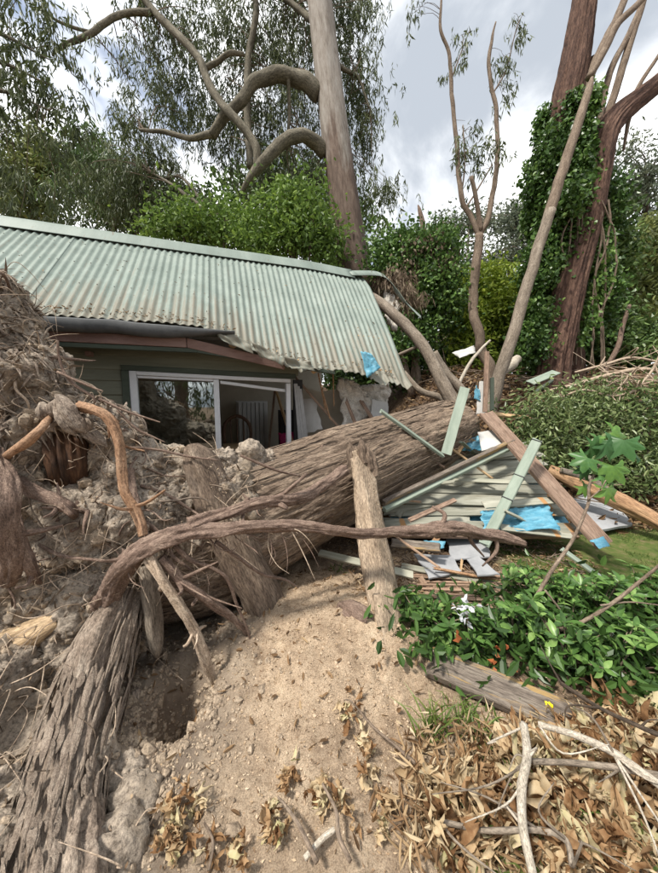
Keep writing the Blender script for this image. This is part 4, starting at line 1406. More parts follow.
# trees on the viewer's side of the yard, mirrored in the window glass
for k, (x, y) in enumerate([(.3, -5.6), (3.4, -6.6), (6.5, -7.5)]):
    t = thing('yard_tree', ['gum on the viewer side mirrored left in the window pane', 'gum on the viewer side mirrored in the middle of the pane', 'gum on the viewer side behind the viewer'][k], 'tree', (x, y, 0), 'trees mirrored in the window')
    MB().add(**tube([(x, y, -.2), (x + .2, y, 3), (x, y + .2, 7)], [.28, .22, .1], nseg=12, sub=6, amp=.1, seed=k)).build('trunk', M['gum_bark'], t, True)
    c_ = np.array([x, y, 3.6]) + rand_unit(150) * (rng.uniform(0, 1, 150) ** .4)[:, None] * np.array([2.1, 1.6, 3.4])
    foliage(c_, 27, .3, .24, .05, strands=True).build('crown', M['gum_leaf'], t)
    tw = MB()
    twigs(tw, np.array([[x, y, 4.5]] * 30), c_[:30], .05, .01)
    tw.build('branches', M['brown_twig'], t)

# ------------------------------------------------------------------ the fallen tree: trunk, root plate, roots
C1, C2 = P(230, 525, 2.5), P(440, 434, 4.3)
C0 = C1 - (C2 - C1) * .34
CE = C2 + (C2 - C1) * .10
fall = thing('fallen_gum', 'huge uprooted gum lying across the yard with root plate and trunk into the house', 'tree', (C0[0], C0[1], 0))
lp = [C1 - (C2 - C1) * .22, C1 - (C2 - C1) * .1, C1, C1 * .5 + C2 * .5 + np.array([0, 0, .02]), C2, CE]
lr = [.40, .52, .50, .455, .42, .40]
lg = tube(lp, lr, nseg=240, sub=70, amp=.036, fa=9, fl=3.6, ridge=True, seed=7, octv=6, amp2=.06)
trunk = MB().add(**lg).build('trunk', M['log_bark'], fall, True)

# bark ribbons standing off the trunk
LC = catmull(np.hstack([np.array(lp), np.array(lr)[:, None]]), 34)
ax = unit(C2 - C1)
e1 = unit(np.cross(ax, [0, 0, 1]))
e2 = np.cross(e1, ax)


def ribbons(c, n, amin, amax, lmin, lmax, w, lift, mat, parent, nm, seed, e1=e1, e2=e2, k0=0):
    r = np.random.default_rng(seed)
    mb = MB()
    seg = np.linalg.norm(c[1:, :3] - c[:-1, :3], axis=1).mean()
    for _ in range(n):
        k = r.integers(k0, len(c) - 3)
        m = max(3, int(r.uniform(lmin, lmax) / seg))
        ks = np.linspace(k, min(len(c) - 1, k + m), 6)
        cc = np.stack([np.interp(ks, np.arange(len(c)), c[:, j]) for j in range(4)], 1)
        a = r.uniform(amin, amax) + np.linspace(0, r.normal() * .035, 6)
        ww = w * r.uniform(.4, 1.5) * np.sin(np.linspace(.25, math.pi - .15, 6)) / cc[:, 3]
        lf_ = lift * (r.uniform(.2, 1) + r.uniform(0, 2.0) * np.linspace(r.choice([0, 1]), r.choice([0, 1]), 6) ** 2)
        V = []
        for s_ in (-1, 0, 1):
            an = a + s_ * ww
            d = np.cos(an)[:, None] * e1 + np.sin(an)[:, None] * e2
            rad = cc[:, 3] * 1.03 + lf_ + (0 if s_ else .004)
            V.append(cc[:, :3] + d * rad[:, None])
        V = np.stack(V, 1).reshape(-1, 3)
        Q = [(i * 3 + j, i * 3 + 3 + j, i * 3 + 4 + j, i * 3 + 1 + j) for i in range(5) for j in (0, 1)]
        tcc = np.stack([np.tile([0, .02, .04], 6) + r.uniform(0, 9), np.zeros(18), np.repeat(np.linspace(0, .5, 6), 3)], 1)
        mb.add(V, Q, tc=tcc)
    o = mb.build(nm, mat, parent)
    return kind(o, 'stuff')


# e1 points away from the viewer or towards: cover the half facing the viewer and the top
sgn = 1 if e1[1] < 0 else -1
ribbons(LC, 500, math.radians(-50 if sgn > 0 else 90), math.radians(110 if sgn > 0 else 250), .06, .4, .010, .004, M['log_bark'], fall, 'bark_strips', 3)

# root plate: lumps of clay welded into one surface
blobs = [(-60, 330, 2.1, .5), (-10, 362, 2.0, .32), (20, 385, 1.95, .26), (60, 428, 2.0, .27), (92, 440, 2.05, .27), (125, 475, 2.1, .24), (150, 500, 2.2, .25),
         (-40, 450, 1.9, .5), (30, 490, 1.95, .33), (92, 520, 1.97, .34), (120, 560, 1.95, .28), (165, 540, 2.2, .28), (-30, 560, 1.75, .4), (40, 585, 1.78, .29), (95, 600, 1.75, .25),
         (20, 640, 1.66, .26), (75, 650, 1.62, .2), (-30, 660, 1.6, .33), (115, 640, 1.75, .18), (-40, 760, 1.25, .30), (0, 720, 1.36, .2), (60, 715, 1.38, .16), (30, 790, 1.1, .15),
         (92, 770, 1.14, .10), (0, 850, .95, .13), (112, 850, .91, .06), (132, 800, 1.06, .07), (130, 690, 1.66, .12), (190, 490, 2.3, .2), (120, 740, 1.5, .09), (-10, 790, 1.08, .18), (-15, 880, .85, .13), (-20, 700, 1.35, .25), (125, 775, 1.14, .06), (190, 468, 2.3, .13), (220, 462, 2.4, .12), (170, 470, 2.3, .16), (250, 455, 2.55, .10)]
bm = bmesh.new()
for (px, py, Y, r) in blobs:
    bmesh.ops.create_icosphere(bm, subdivisions=3, radius=r, matrix=Matrix.Translation(Vector(P(px, py, Y))))
for t_ in np.linspace(-.62, .42, 9):            # soil spilling along the top and flank of the trunk
    for a_ in (.1, .55, 1.0) if t_ < .1 else (.15,):
        q = C1 + ax * t_ + (e2 * math.cos(a_) + e1 * math.sin(a_)) * (.455 if t_ > -.3 else .42)
        bmesh.ops.create_icosphere(bm, subdivisions=3, radius=.20 - .12 * (t_ + .62) - .05 * (a_ > .9) + .02 * rng.normal(), matrix=Matrix.Translation(Vector(q)))
tmp = bpy.data.meshes.new('tmp')
bm.to_mesh(tmp)
bm.free()
to = bpy.data.objects.new('tmp', tmp)
scene.collection.objects.link(to)
md = to.modifiers.new('r', 'REMESH')
md.mode = 'VOXEL'
md.voxel_size = .0135
bpy.context.view_layer.update()
ev = to.evaluated_get(bpy.context.evaluated_depsgraph_get())
rm_ = bpy.data.meshes.new_from_object(ev)
bpy.data.objects.remove(to)
n = len(rm_.vertices)
co = np.zeros(n * 3, np.float32)
no = np.zeros(n * 3, np.float32)
rm_.vertices.foreach_get('co', co)
rm_.vertices.foreach_get('normal', no)
co, no = co.reshape(-1, 3).astype(float), no.reshape(-1, 3).astype(float)
nf = len(rm_.polygons)
lv = np.zeros(len(rm_.loops), np.int32)
rm_.loops.foreach_get('vertex_index', lv)
quads = lv.reshape(-1, 4)
bpy.data.meshes.remove(rm_)
cell = np.abs(fbm(co * 7.5 + 2, 3))
co = co + no * (.07 * fbm(co * 3.2, 3) + .045 * (cell - .2) + .03 * np.abs(fbm(co * 17, 3)) + .05 * (.3 - np.abs(fbm(co * np.array([13, 13, 3.6]) + 5, 4))) + .03 * fbm(co * 34, 3) + .014 * fbm(co * 80, 2))[:, None]
for (px, py, Y, r, dep) in [(64, 452, 1.72, .13, .22), (18, 470, 1.62, .10, .16), (15, 560, 1.42, .12, .2), (48, 505, 1.6, .10, .14), (18, 395, 1.72, .08, .13), (8, 735, 1.16, .14, .16), (20, 770, 1.0, .08, .10), (150, 690, 1.6, .1, .14)]:
    c_ = P(px, py, Y)
    w = np.exp(-(np.linalg.norm(co - c_, axis=1) / r) ** 2)
    co = co - no * (w * dep)[:, None]
o = MB().add(co, quads).build('root_plate', M['clay'], fall, True)
RP, RN = co, no

roots = [
    ('root_bark', [(96, 612, 13, 1.58), (110, 585, 12.5, 1.55), (128, 560, 12, 1.55), (152, 542, 11.5, 1.58), (185, 532, 10.5, 1.62), (215, 530, 9, 1.66), (250, 525, 7, 1.72), (300, 528, 6.5, 1.82), (350, 533, 6, 1.92), (400, 533, 6.5, 2.0), (440, 529, 7.5, 2.06), (470, 530, 7, 2.1), (497, 535, 6, 2.14), (526, 544, 3, 2.18)]),
    ('root_bark', [(190, 530, 9, 1.63), (215, 520, 8, 1.72), (245, 506, 7, 1.82), (275, 500, 7, 1.95), (304, 495, 6.5, 2.08), (325, 483, 6.5, 2.25), (348, 469, 6, 2.5)]),
    ('root_orange', [(82, 404, 5.5, 1.75), (98, 409, 5.5, 1.72), (110, 422, 5.5, 1.70), (118, 442, 5, 1.68), (121, 470, 5, 1.66), (124, 492, 5, 1.64), (133, 508, 5, 1.63), (140, 522, 5, 1.62), (143, 535, 4, 1.6)]),
    ('root_pale', [(150, 556, 5.5, 1.55), (164, 580, 5, 1.52), (180, 605, 5, 1.52), (196, 630, 5, 1.54), (207, 655, 5, 1.56), (214, 682, 3.5, 1.58)]),
    ('root_bark', [(158, 560, 5, 1.56), (178, 580, 4.8, 1.58), (200, 592, 4.5, 1.62), (222, 610, 4.2, 1.68), (246, 634, 2.5, 1.74)]),
    ('root_bark', [(175, 545, 3, 1.6), (192, 560, 2.5, 1.62), (212, 568, 2.3, 1.65), (228, 580, 2.2, 1.68), (236, 602, 2, 1.7), (247, 628, 1.5, 1.72), (252, 648, .8, 1.74)]),
    ('root_bark', [(216, 542, 2.5, 1.68), (236, 556, 2.2, 1.72), (262, 574, 2, 1.8), (285, 580, 1.5, 1.86), (298, 588, .8, 1.9)]),
    ('root_pale', [(112, 606, 3, 1.54), (118, 622, 2.8, 1.52), (125, 640, 2.2, 1.52), (128, 650, 1.2, 1.52)]),
    ('root_bark', [(40, 545, 2, 1.6), (62, 556, 2, 1.55), (90, 560, 1.8, 1.54), (116, 562, 1.8, 1.56)]),
    ('root_bark', [(128, 470, 5, 1.85), (135, 500, 5, 1.78), (144, 524, 4.5, 1.7), (150, 540, 3, 1.62)]),
    ('root_bark', [(-5, 450, 8, 1.65), (0, 490, 10, 1.45), (6, 530, 10, 1.42), (12, 570, 8, 1.48), (14, 600, 6, 1.7)]),
    ('root_bark', [(6, 500, 6, 1.7), (16, 525, 7, 1.5), (24, 545, 7, 1.49), (34, 570, 6, 1.52), (40, 590, 5, 1.72)]),
    ('root_bark', [(12, 478, 6, 1.8), (24, 488, 7, 1.64), (40, 498, 7, 1.6), (58, 505, 6, 1.6), (70, 512, 5, 1.63), (78, 522, 4, 1.8)]),
    ('root_bark', [(140, 486, 2, 1.9), (165, 495, 2, 1.92), (190, 510, 1.6, 1.9), (205, 520, 1, 1.86)]),
    ('root_bark', [(130, 448, 1.6, 1.9), (160, 450, 1.6, 1.95), (190, 456, 1.4, 2.0), (218, 460, 1, 2.05)]),
    ('root_bark', [(100, 398, 1.6, 1.8), (125, 410, 1.5, 1.8), (148, 418, 1.2, 1.82), (160, 422, .6, 1.82)]),
    ('root_bark', [(116, 410, 1.4, 1.8), (135, 428, 1.3, 1.82), (152, 436, 1, 1.84), (165, 442, .5, 1.84)]),
    ('root_bark', [(57, 340, 1.2, 1.8), (58, 355, 1.3, 1.8), (64, 372, 1.6, 1.8), (76, 386, 1.8, 1.8), (92, 396, 1.6, 1.8), (96, 402, 1, 1.8)]),
    ('root_bark', [(58, 372, 1.4, 1.8), (76, 380, 1.5, 1.78), (94, 388, 1.2, 1.78), (103, 391, .6, 1.78)]),
    ('root_orange', [(2, 458, 4, 1.75), (12, 450, 5, 1.56), (26, 440, 5.5, 1.53), (40, 428, 4.5, 1.56), (52, 416, 3, 1.75)]),
    ('root_bark', [(322, 445, 2, 2.85), (326, 460, 2, 2.8), (336, 480, 1.4, 2.72)]),
    ('root_bark', [(240, 455, 1.5, 2.1), (275, 470, 1.5, 2.15), (300, 476, 1, 2.3)]),
]
for k, (mt, l) in enumerate(roots):
    big = l[0][2] > 4.5
    l = [(a, b, w * .84, y) for a, b, w, y in l]
    MB().add(**pxtube(l, nseg=44 if big else 9, sub=24 if big else 9, amp=.16 if big else .2, fa=6 if big else 2.6, fl=9 if big else 14, ridge=big, seed=k + 110, wob=1.1, octv=5, amp2=.30 if big else .15)).build('root', M[mt], fall, True)

for k, (mt, l) in enumerate(roots):
    if l[0][2] < 4.5 or len(l) < 5:
        continue
    for q in range(5):
        f = rng.integers(1, len(l) - 1)
        e = l[f]
        p = P(e[0], e[1], e[3])
        dr = unit(P(*l[f + 1][:2], l[f + 1][3]) - p)
        dd = unit(dr * .5 + rng.normal(size=3) * .7 + np.array([0, -.3, -.1]))
        r0 = e[2] * e[3] / F * rng.uniform(.25, .5)
        L = rng.uniform(.04, .22)
        MB().add(**tube([p, p + dd * L * .5, p + dd * L + rng.normal(size=3) * L * .25], [r0, r0 * .8, r0 * rng.uniform(.15, .6)], nseg=12, sub=8, amp=.25, fa=3, fl=16, seed=q + k * 3.3, wob=1, amp2=.2)).build('root_fork', M[mt], fall, True)
# broken heart of the root plate, flaky buttress, split timber
MB().add(**pxtube([(60, 410, 12, 2.05), (64, 436, 15, 1.90), (67, 458, 15, 1.84), (70, 476, 13, 1.84), (74, 490, 8, 1.92)], nseg=60, sub=22, amp=.30, fa=4.5, fl=1.5, ridge=True, seed=5, octv=5, flat=.7)).build('broken_root', M['heartwood'], fall, True)
for k, (a_, b_, w_, y_) in enumerate([(58, 410, 8, 1.70), (72, 414, 9, 1.69), (84, 424, 8, 1.72), (50, 424, 6, 1.68), (66, 420, 7, 1.67), (92, 434, 7, 1.75), (44, 412, 6, 1.73)]):
    dx, dy = rng.normal() * 10 + 6, rng.normal() * 6 + 8
    MB().add(**pxtube([(a_ - dx, b_ - dy, w_ * .4, y_ + .03), (a_ - dx * .3, b_ - dy * .3, w_, y_), (a_ + dx * .5, b_ + dy * .5, w_ * .9, y_), (a_ + dx, b_ + dy, w_ * .15, y_ + .01)], nseg=18, sub=8, amp=.5, fa=2.4, fl=14, seed=k + 6, octv=4, flat=.55)).build('bark_flake', M['flaky_bark'], fall)
bt = [(128, 592, 13, 1.70), (108, 640, 26, 1.52), (88, 700, 34, 1.34), (70, 762, 38, 1.12), (58, 822, 42, .95), (50, 880, 45, .825), (44, 940, 48, .715)]
bc = tube([P(a, b, y) for a, b, w, y in bt], [w * y / F for a, b, w, y in bt], nseg=110, sub=30, amp=.14, fa=4.5, fl=4.5, ridge=True, seed=12, octv=6, amp2=.3)
MB().add(**bc).build('buttress_root', M['flaky_bark'], fall, True)
BC = catmull([list(P(a, b, y)) + [w * y / F] for a, b, w, y in bt], 20)
bax = unit(BC[-1, :3] - BC[0, :3])
b1 = unit(np.cross(bax, [0, 0, 1]))
b2 = np.cross(b1, bax)
ribbons(BC, 460, 0, 2 * math.pi, .04, .2, .0105, .009, M['flaky_bark'], fall, 'bark_strips', 5, b1, b2)
for (l, mt) in [([(116, 640, 7, 1.56), (112, 680, 9, 1.5), (112, 720, 8, 1.44), (112, 750, 4, 1.40)], 'flaky_bark'), ([(135, 690, 4, 1.52), (140, 720, 4, 1.47), (148, 750, 3, 1.43)], 'flaky_bark'),
                ([(148, 565, 10, 1.72), (152, 600, 11, 1.66), (156, 640, 9, 1.63), (158, 655, 4, 1.63)], 'grey_bark')]:
    MB().add(**pxtube(l, nseg=24, sub=9, amp=.25, fa=4, fl=1.5, ridge=True, seed=l[0][0], octv=4, flat=.6)).build('bark_slab', M[mt], fall, True)
MB().add(**pxtube([(-30, 668, 20, 1.45), (0, 650, 17, 1.47), (30, 636, 14, 1.5), (52, 624, 10, 1.53), (66, 618, 4, 1.56)], nseg=26, sub=8, amp=.2, fa=4, fl=1.2, ridge=True, seed=15, octv=4)).build('split_root', M['split_wood'], fall, True)

vis = np.where((RN[:, 1] < .3) & (RP[:, 1] < 2.3) & (RP[:, 0] > -2.6))[0]
# side roots crawling over the plate, each one by itself
front = vis[(RP[vis, 1] < 2.15) & (RP[vis, 2] > .5)]
for k in range(150):
    j = front[rng.integers(len(front))]
    p, nn = RP[j], RN[j]
    d = unit(rng.normal(size=3) + np.array([.3, -.2, -.4]))
    d = unit(d - nn * (d @ nn) * .8)
    L = rng.uniform(.12, .5)
    r0 = rng.uniform(.003, .008) if k % 5 else rng.uniform(.010, .018)
    q, pts = p - nn * .01, []
    for h_ in range(6):
        pts.append(q.copy())
        d = unit(d + rng.normal(size=3) * .38 + nn * .05 + np.array([0, 0, -.06]))
        q = q + d * L / 5
    MB().add(**tube(pts, r0 * np.array([1.2, 1, .9, .75, .55, .2]), nseg=7, sub=6, amp=.22, fa=2, fl=25, seed=k * .71, wob=.6)).build('rootlet', M[['root_bark', 'root_bark', 'root_pale', 'flaky_bark', 'root_orange'][k % 5 if k % 15 else 4] if k % 5 != 4 else 'root_bark'], fall, True)
# rootlets hanging off the big horizontal root
for k in range(34):
    a_ = rng.uniform(120, 300)
    y_ = 1.57 + (a_ - 120) / 180 * .24
    p = P(a_, 548 - (a_ - 120) * .1 + rng.normal() * 3, y_ - .01)
    L = rng.uniform(.06, .28)
    d = unit(np.array([rng.normal() * .8 + .4, -.1 + rng.normal() * .3, -.8]))
    d2 = unit(d + rng.normal(size=3) * .6)
    r0 = rng.uniform(.0018, .005)
    MB().add(**tube([p, p + d * L * .4, p + d * L * .6 + d2 * L * .3, p + d * L * .6 + d2 * L * .7 + rng.normal(size=3) * .02], [r0, r0 * .8, r0 * .6, r0 * .2], nseg=6, sub=5, seed=k, wob=.8)).build('rootlet', M['root_bark' if k % 3 else 'root_pale'], fall, True)
# hair roots, shreds and crumbs on the plate: past counting
hr = MB()
for k in range(900):
    j = vis[rng.integers(len(vis))]
    p, nn = RP[j], RN[j]
    L = rng.uniform(.06, .30)
    d0 = unit(nn + rng.normal(size=3) * .6)
    d1 = unit(d0 * .4 + rng.normal(size=3) * .8 + np.array([0, 0, -.5]))
    hr.add(**tube([p - nn * .02, p + d0 * L * .35, p + d0 * L * .45 + d1 * L * .3, p + d0 * L * .4 + d1 * L * .8], [.0032, .0026, .002, .0008], nseg=4, sub=4, seed=k * .37, cap=False))
kind(hr.build('hair_roots', M['root_pale'], fall), 'stuff')
for (mt, n_, L, W, nm) in [('dead_leaf', 2600, .075, .014, 'shreds'), ('chips', 1500, .022, .009, 'crumbs')]:
    sh = MB()
    j = vis[rng.integers(len(vis), size=n_)]
    up_ = sm(.9, 1.9, RP[j, 2])
    d = unit(rng.normal(size=(n_, 3)) * .7 + np.array([0, 0, -.6]))
    put_leaves(sh, RP[j] + RN[j] * .008, d, L, W, rng.uniform(0, .75, n_), fold=.1)
    kind(sh.build(nm, M[mt], fall), 'stuff')
# dense fibre mat along the upper left rim
rim = vis[(RP[vis, 2] > 1.35) & (RP[vis, 0] > -2.3)]
fm = MB()
for k in range(800):
    j = rim[rng.integers(len(rim))]
    p, nn = RP[j], RN[j]
    L = rng.uniform(.08, .22)
    d0 = unit(np.array([.5, -.2, -.7]) + rng.normal(size=3) * .5 + nn * .4)
    fm.add(**tube([p - d0 * L * .3 - nn * .01, p + nn * .012, p + d0 * L * .6 + rng.normal(size=3) * .02 - nn * .01], [.004, .009, .001], nseg=5, sub=3, seed=k * .21, cap=False, flat=.35))
kind(fm.build('fibre_mat', M['flaky_bark'], fall), 'stuff')
pk_ = vis[rng.integers(len(vis), size=900)]


def clod_cloud(mb, pos, rad):
    ico = bmesh.new()
    bmesh.ops.create_icosphere(ico, subdivisions=1, radius=1)
    iv_ = np.array([v.co[:] for v in ico.verts])
    it_ = np.array([[v.index for v in f.verts] for f in ico.faces])
    ico.free()
    for p, r in zip(pos, rad):
        V = iv_ * (1 + rng.normal(size=(len(iv_), 1)) * .16) * r * rng.uniform(.7, 1.25, 3)
        mb.add(V + p, None, it_)


cm = MB()
clod_cloud(cm, RP[pk_] + RN[pk_] * .004, rng.gamma(2., .006, len(pk_)) + .004)
kind(cm.build('clods', M['clod'], fall), 'stuff')

# snapped limb of the fallen crown beyond the trunk, arching over the torn roof edge
for k, l in enumerate([[(352, 290, 3.5, 5.4), (372, 298, 4.5, 5.2), (392, 312, 5, 5.0), (412, 332, 5.2, 4.9), (430, 358, 5.5, 4.8), (443, 385, 6.5, 4.7), (458, 412, 7, 4.6)],
                       [(434, 352, 3.5, 4.9), (446, 372, 4, 4.9), (460, 388, 4.5, 4.85), (468, 400, 4, 4.8)], [(404, 372, 2, 4.9), (420, 390, 3, 4.8), (440, 397, 3.4, 4.75), (450, 404, 3, 4.7)],
                       [(396, 356, 1.4, 5.0), (412, 349, 1.4, 4.95), (426, 343, 1.2, 4.9)]]):
    MB().add(**pxtube(l, nseg=14, sub=8, amp=.12, fa=2, fl=4, seed=k + 160, wob=.3)).build('limb', M['grey_bark'], fall, True)
for k in range(26):
    a_ = rng.uniform(0, 6.28)
    q = CE + (e1 * math.cos(a_) + e2 * math.sin(a_)) * .36 * math.sqrt(rng.uniform(0, 1)) - ax * .15
    L_ = rng.uniform(.2, .55)
    MB().add(**tube([q, q + ax * L_ * .6 + rng.normal(size=3) * .02, q + ax * L_ + rng.normal(size=3) * .04], [.035, .025, .003], nseg=7, sub=5, amp=.3, fa=2, fl=4, seed=k)).build('splinter', M['split_orange'] if k % 2 else M['brown_twig'], fall)
foliage(clumps([(392, 278, 12, 10, 5.6, .2, 16), (408, 292, 12, 12, 5.5, .2, 18), (378, 282, 8, 8, 5.6, .15, 8)]), 27, .10, .14, .022, strands=True).build('dead_leaves', M['dead_leaf'], fall)

# two sawdust-covered logs propped on the trunk
def log_thing(name, label, path, mat, seed, cap=M['split_wood'], **k):
    t = thing(name, label, 'log', P(path[-1][0], path[-1][1], path[-1][3]))
    MB().add(**pxtube(path, nseg=40, sub=14, seed=seed, octv=5, **k)).build('stem', mat, t, True)
    return t


a = PG(262, 608)
l1 = log_thing('propped_log', 'brown dusty log propped against the trunk near the root plate', [(192, 446, 8, 2.16), (202, 462, 17, 2.12), (221, 510, 20, 2.06), (242, 560, 21, 2.02), (263, 606, 23, 2.0), (274, 650, 25, 1.98)], M['brown_log'], 21, amp=.12, fa=6, fl=3, ridge=True, flat=.6, amp2=.2)
l2 = log_thing('propped_log', 'pale sawdust-covered log sloping from the trunk down to the mound', [(357, 450, 12, 2.75), (362, 462, 15, 2.72), (368, 500, 17, 2.52), (375, 545, 20, 2.3), (385, 595, 23, 2.05), (395, 640, 28, 1.84), (408, 690, 34, 1.62)], M['sawdust_log'], 22, amp=.09, fa=6, fl=4, ridge=True, flat=.45, amp2=.22)
for k, (a_, b_) in enumerate([(350, 441), (356, 446), (361, 437), (367, 444), (372, 450)]):
    MB().add(**pxtube([(a_ + 3, b_ + 26, 4, 2.66), (a_ + 1, b_ + 12, 4, 2.68), (a_, b_, .4, 2.7)], nseg=10, sub=8, amp=.35, fa=3, fl=6, seed=23 + k, ridge=True)).build('splinter', M['brown_log'], l2)
for (t_, ctr, n_) in ((l2, [(362, 462, 15, 2.72), (368, 500, 17, 2.52), (375, 545, 20, 2.3), (385, 595, 23, 2.05), (395, 640, 28, 1.84)], 2200), (l1, [(206, 466, 20, 2.08), (222, 510, 22, 2.06), (242, 560, 23, 2.05), (263, 606, 24, 2.05)], 500)):
    cc = catmull([list(P(a, b, y)) + [w * y / F] for a, b, w, y in ctr], 30)
    k_ = rng.integers(len(cc), size=n_)
    an = rng.normal(math.radians(265), .75, n_)
    od = np.stack([np.cos(an), np.sin(an) * .85, 0 * an + .25], 1)
    mb = MB()
    put_leaves(mb, cc[k_, :3] + od * (cc[k_, 3:] * (.50 if t_ is l2 else .64) + .004), rand_unit(n_), .012, .006, rng.uniform(0, 1, n_), False, .2)
    kind(mb.build('sawdust', M['chips'], t_), 'stuff')
dk = tag(MB().add(**pxtube([(338, 606, 4, 1.98), (350, 612, 12, 1.93), (364, 622, 15, 1.88), (380, 636, 8, 1.82)], nseg=24, sub=8, amp=.3, fa=3, fl=6, seed=24, octv=4)).build('root_ball', M['root_bark'], None, True, loc=P(362, 640, 1.9)),
         'small matted ball of roots beside the pale sawdust-covered log', 'root ball')

# ------------------------------------------------------------------ wreckage of the crushed end wall
pan = thing('fallen_wall_panel', 'fallen panel of grey-green weatherboards lying over blue wrap beside the trunk', 'wall panel', PG(480, 530))
pA, pB, pC, pD = P(378, 527, 3.15), P(582, 534, 3.2), P(404, 446, 4.25), P(528, 440, 4.5)
pn = unit(np.cross(pB - pA, pC - pA))
if pn[2] < 0:
    pn = -pn
nb = 11
for k in range(nb):
    f = (k + .4) / nb
    a, b = pA * (1 - f) + pC * f, pB * (1 - f) + pD * f
    r = rng.normal(size=4)
    L = b - a
    a = a + L * (rng.uniform(-.02, .10) if k % 3 else .0)
    b = b - L * (rng.uniform(-.02, .06) if k % 4 else -.02)
    a = a + pn * (.022 * abs(r[0]) + .02) + (pC - pA) * .02 * r[1]
    b = b + pn * (.022 * abs(r[2]) + .02) + (pC - pA) * .035 * r[3]
    plank('weatherboard', a, b, .15, .018, M['board_primer'], pan, up=pn, roll=math.radians(6 + 2 * r[0]), jag=.01, seed=k, origin_end=True, bow=.01 * r[1])
sheet('blue_wrap', [pA - pn * .035 + (pB - pA) * .05, pB - pn * .035 - (pB - pA) * .03, pD - pn * .035, pC - pn * .035], .003, M['tarp'], pan, .02, n=34, crumple=.035, seed=1)
for k, f in enumerate((.15, .5, .82)):
    plank('stud', pA * (1 - f) + pB * f - pn * .085, pC * (1 - f) + pD * f - pn * .085, .07, .04, M['raw_plank'], pan, up=pn, seed=k)
plank('stud', P(398, 532, 3.1) - pn * .05, P(580, 533, 3.1) - pn * .05, .06, .05, M['brown_plank'], pan, up=pn, seed=9)
# loose boards on top of it
loose = [
    ('loose_weatherboard', (432, 478), 3.55, (527, 483), 3.50, .07, .015, 'board_green', 'narrow grey-green board lying askew on the fallen panel', 0),
    ('loose_weatherboard', (400, 462), 3.95, (452, 464), 3.9, .10, .016, 'board_green', 'short grey-green board at the upper left of the fallen panel', 0),
    ('loose_weatherboard', (484, 505), 3.25, (557, 500), 3.35, .10, .016, 'board_primer', 'grey-green board with an orange end above the blue wrap', 0),
    ('loose_weatherboard', (500, 527), 3.02, (572, 536), 3.05, .085, .016, 'board_primer', 'lowest grey-green board below the blue wrap on the lawn side', 0),
    ('propped_board', (446, 454), 3.45, (465, 388), 3.75, .11, .022, 'paint_green', 'pale green board standing upright behind the fallen panel', 0),
    ('brown_beam', (486, 413), 4.15, (604, 545), 2.95, .215, .045, 'brown_plank', 'wide brown plank slanting down over the fallen panel to the lawn', 0),
    ('long_batten', (383, 503), 3.0, (513, 441), 3.85, .05, .06, 'weathered', 'long dark weathered rail lying diagonally across the fallen panel', 0),
    ('green_gutter', (384, 510), 2.98, (512, 447), 3.82, .055, .04, 'paint_green', 'long pale green strip beside the dark diagonal rail', 0),
    ('painted_post', (484, 545), 2.9, (537, 441), 3.45, .10, .07, 'paint_green', 'pale green painted post with black bands leaning across the brown plank', 0),
    ('narrow_board', (381, 411), 3.30, (443, 456), 3.40, .05, .03, 'paint_green', 'narrow green batten lying down the side of the fallen trunk', 0),
    ('pale_board', (402, 566), 2.75, (545, 594), 2.45, .06, .018, 'board_green', 'long pale board on the ground in front of the grey sheets', 0),
    ('pale_board', (562, 549), 2.9, (600, 577), 2.6, .05, .02, 'paint_green', 'short pale green board lying on the lawn edge', 0),
    ('brown_board', (420, 578), 2.6, (446, 616), 2.35, .05, .03, 'slat', 'short brown board sloping down beside the lath mat', 0),
    ('wooden_stake', (462, 560), 2.75, (458, 592), 2.55, .02, .02, 'raw_plank', 'thin fresh tan stake between the grey sheets', 0),
    ('wooden_stake', (503, 585), 2.6, (497, 606), 2.45, .045, .02, 'raw_plank', 'short tan wood offcut right of the grey sheets', 0),
    ('wooden_stake', (472, 432), 4.1, (458, 452), 3.8, .05, .03, 'raw_plank', 'splintered tan stud poking out behind the upright pale green board', 0),
    ('wooden_stake', (452, 428), 4.2, (478, 444), 4.0, .04, .03, 'raw_plank', 'tan stud offcut lying behind the white sheet', 0),
    ('standing_post', (485, 412), 4.3, (487, 352), 4.5, .055, .05, 'brown_plank', 'thin brown post standing behind the wreckage', 0),
    ('grey_strip', (492, 410), 4.35, (492, 378), 4.45, .05, .03, 'trim_green', 'dark green post stub beside the thin brown post', 0),
    ('tan_board', (492, 414), 4.6, (530, 418), 4.7, .10, .03, 'raw_plank', 'tan board lying flat behind the top of the brown plank', 0),
    ('ground_board', (320, 553), 2.7, (412, 575), 2.5, .07, .02, 'board_green', 'grey board half buried behind the pale sawdust log', 0),
    ('ground_board', (392, 543), 2.9, (440, 548), 2.75, .10, .03, 'weathered', 'dark weathered board under the left end of the fallen panel', 0),
    ('ground_board', (410, 520), 3.0, (455, 500), 3.15, .05, .02, 'brown_plank', 'brown broken batten at the left end of the fallen panel', 0),
    ('grey_strip', (530, 383), 5.4, (556, 372), 5.6, .16, .02, 'paint_green', 'pale green metal offcut at the foot of the giant red trunk', 0),
    ('grey_strip', (536, 392), 5.2, (552, 381), 5.3, .05, .05, 'trim_green', 'dark green offcut below the giant red trunk', 0),
]
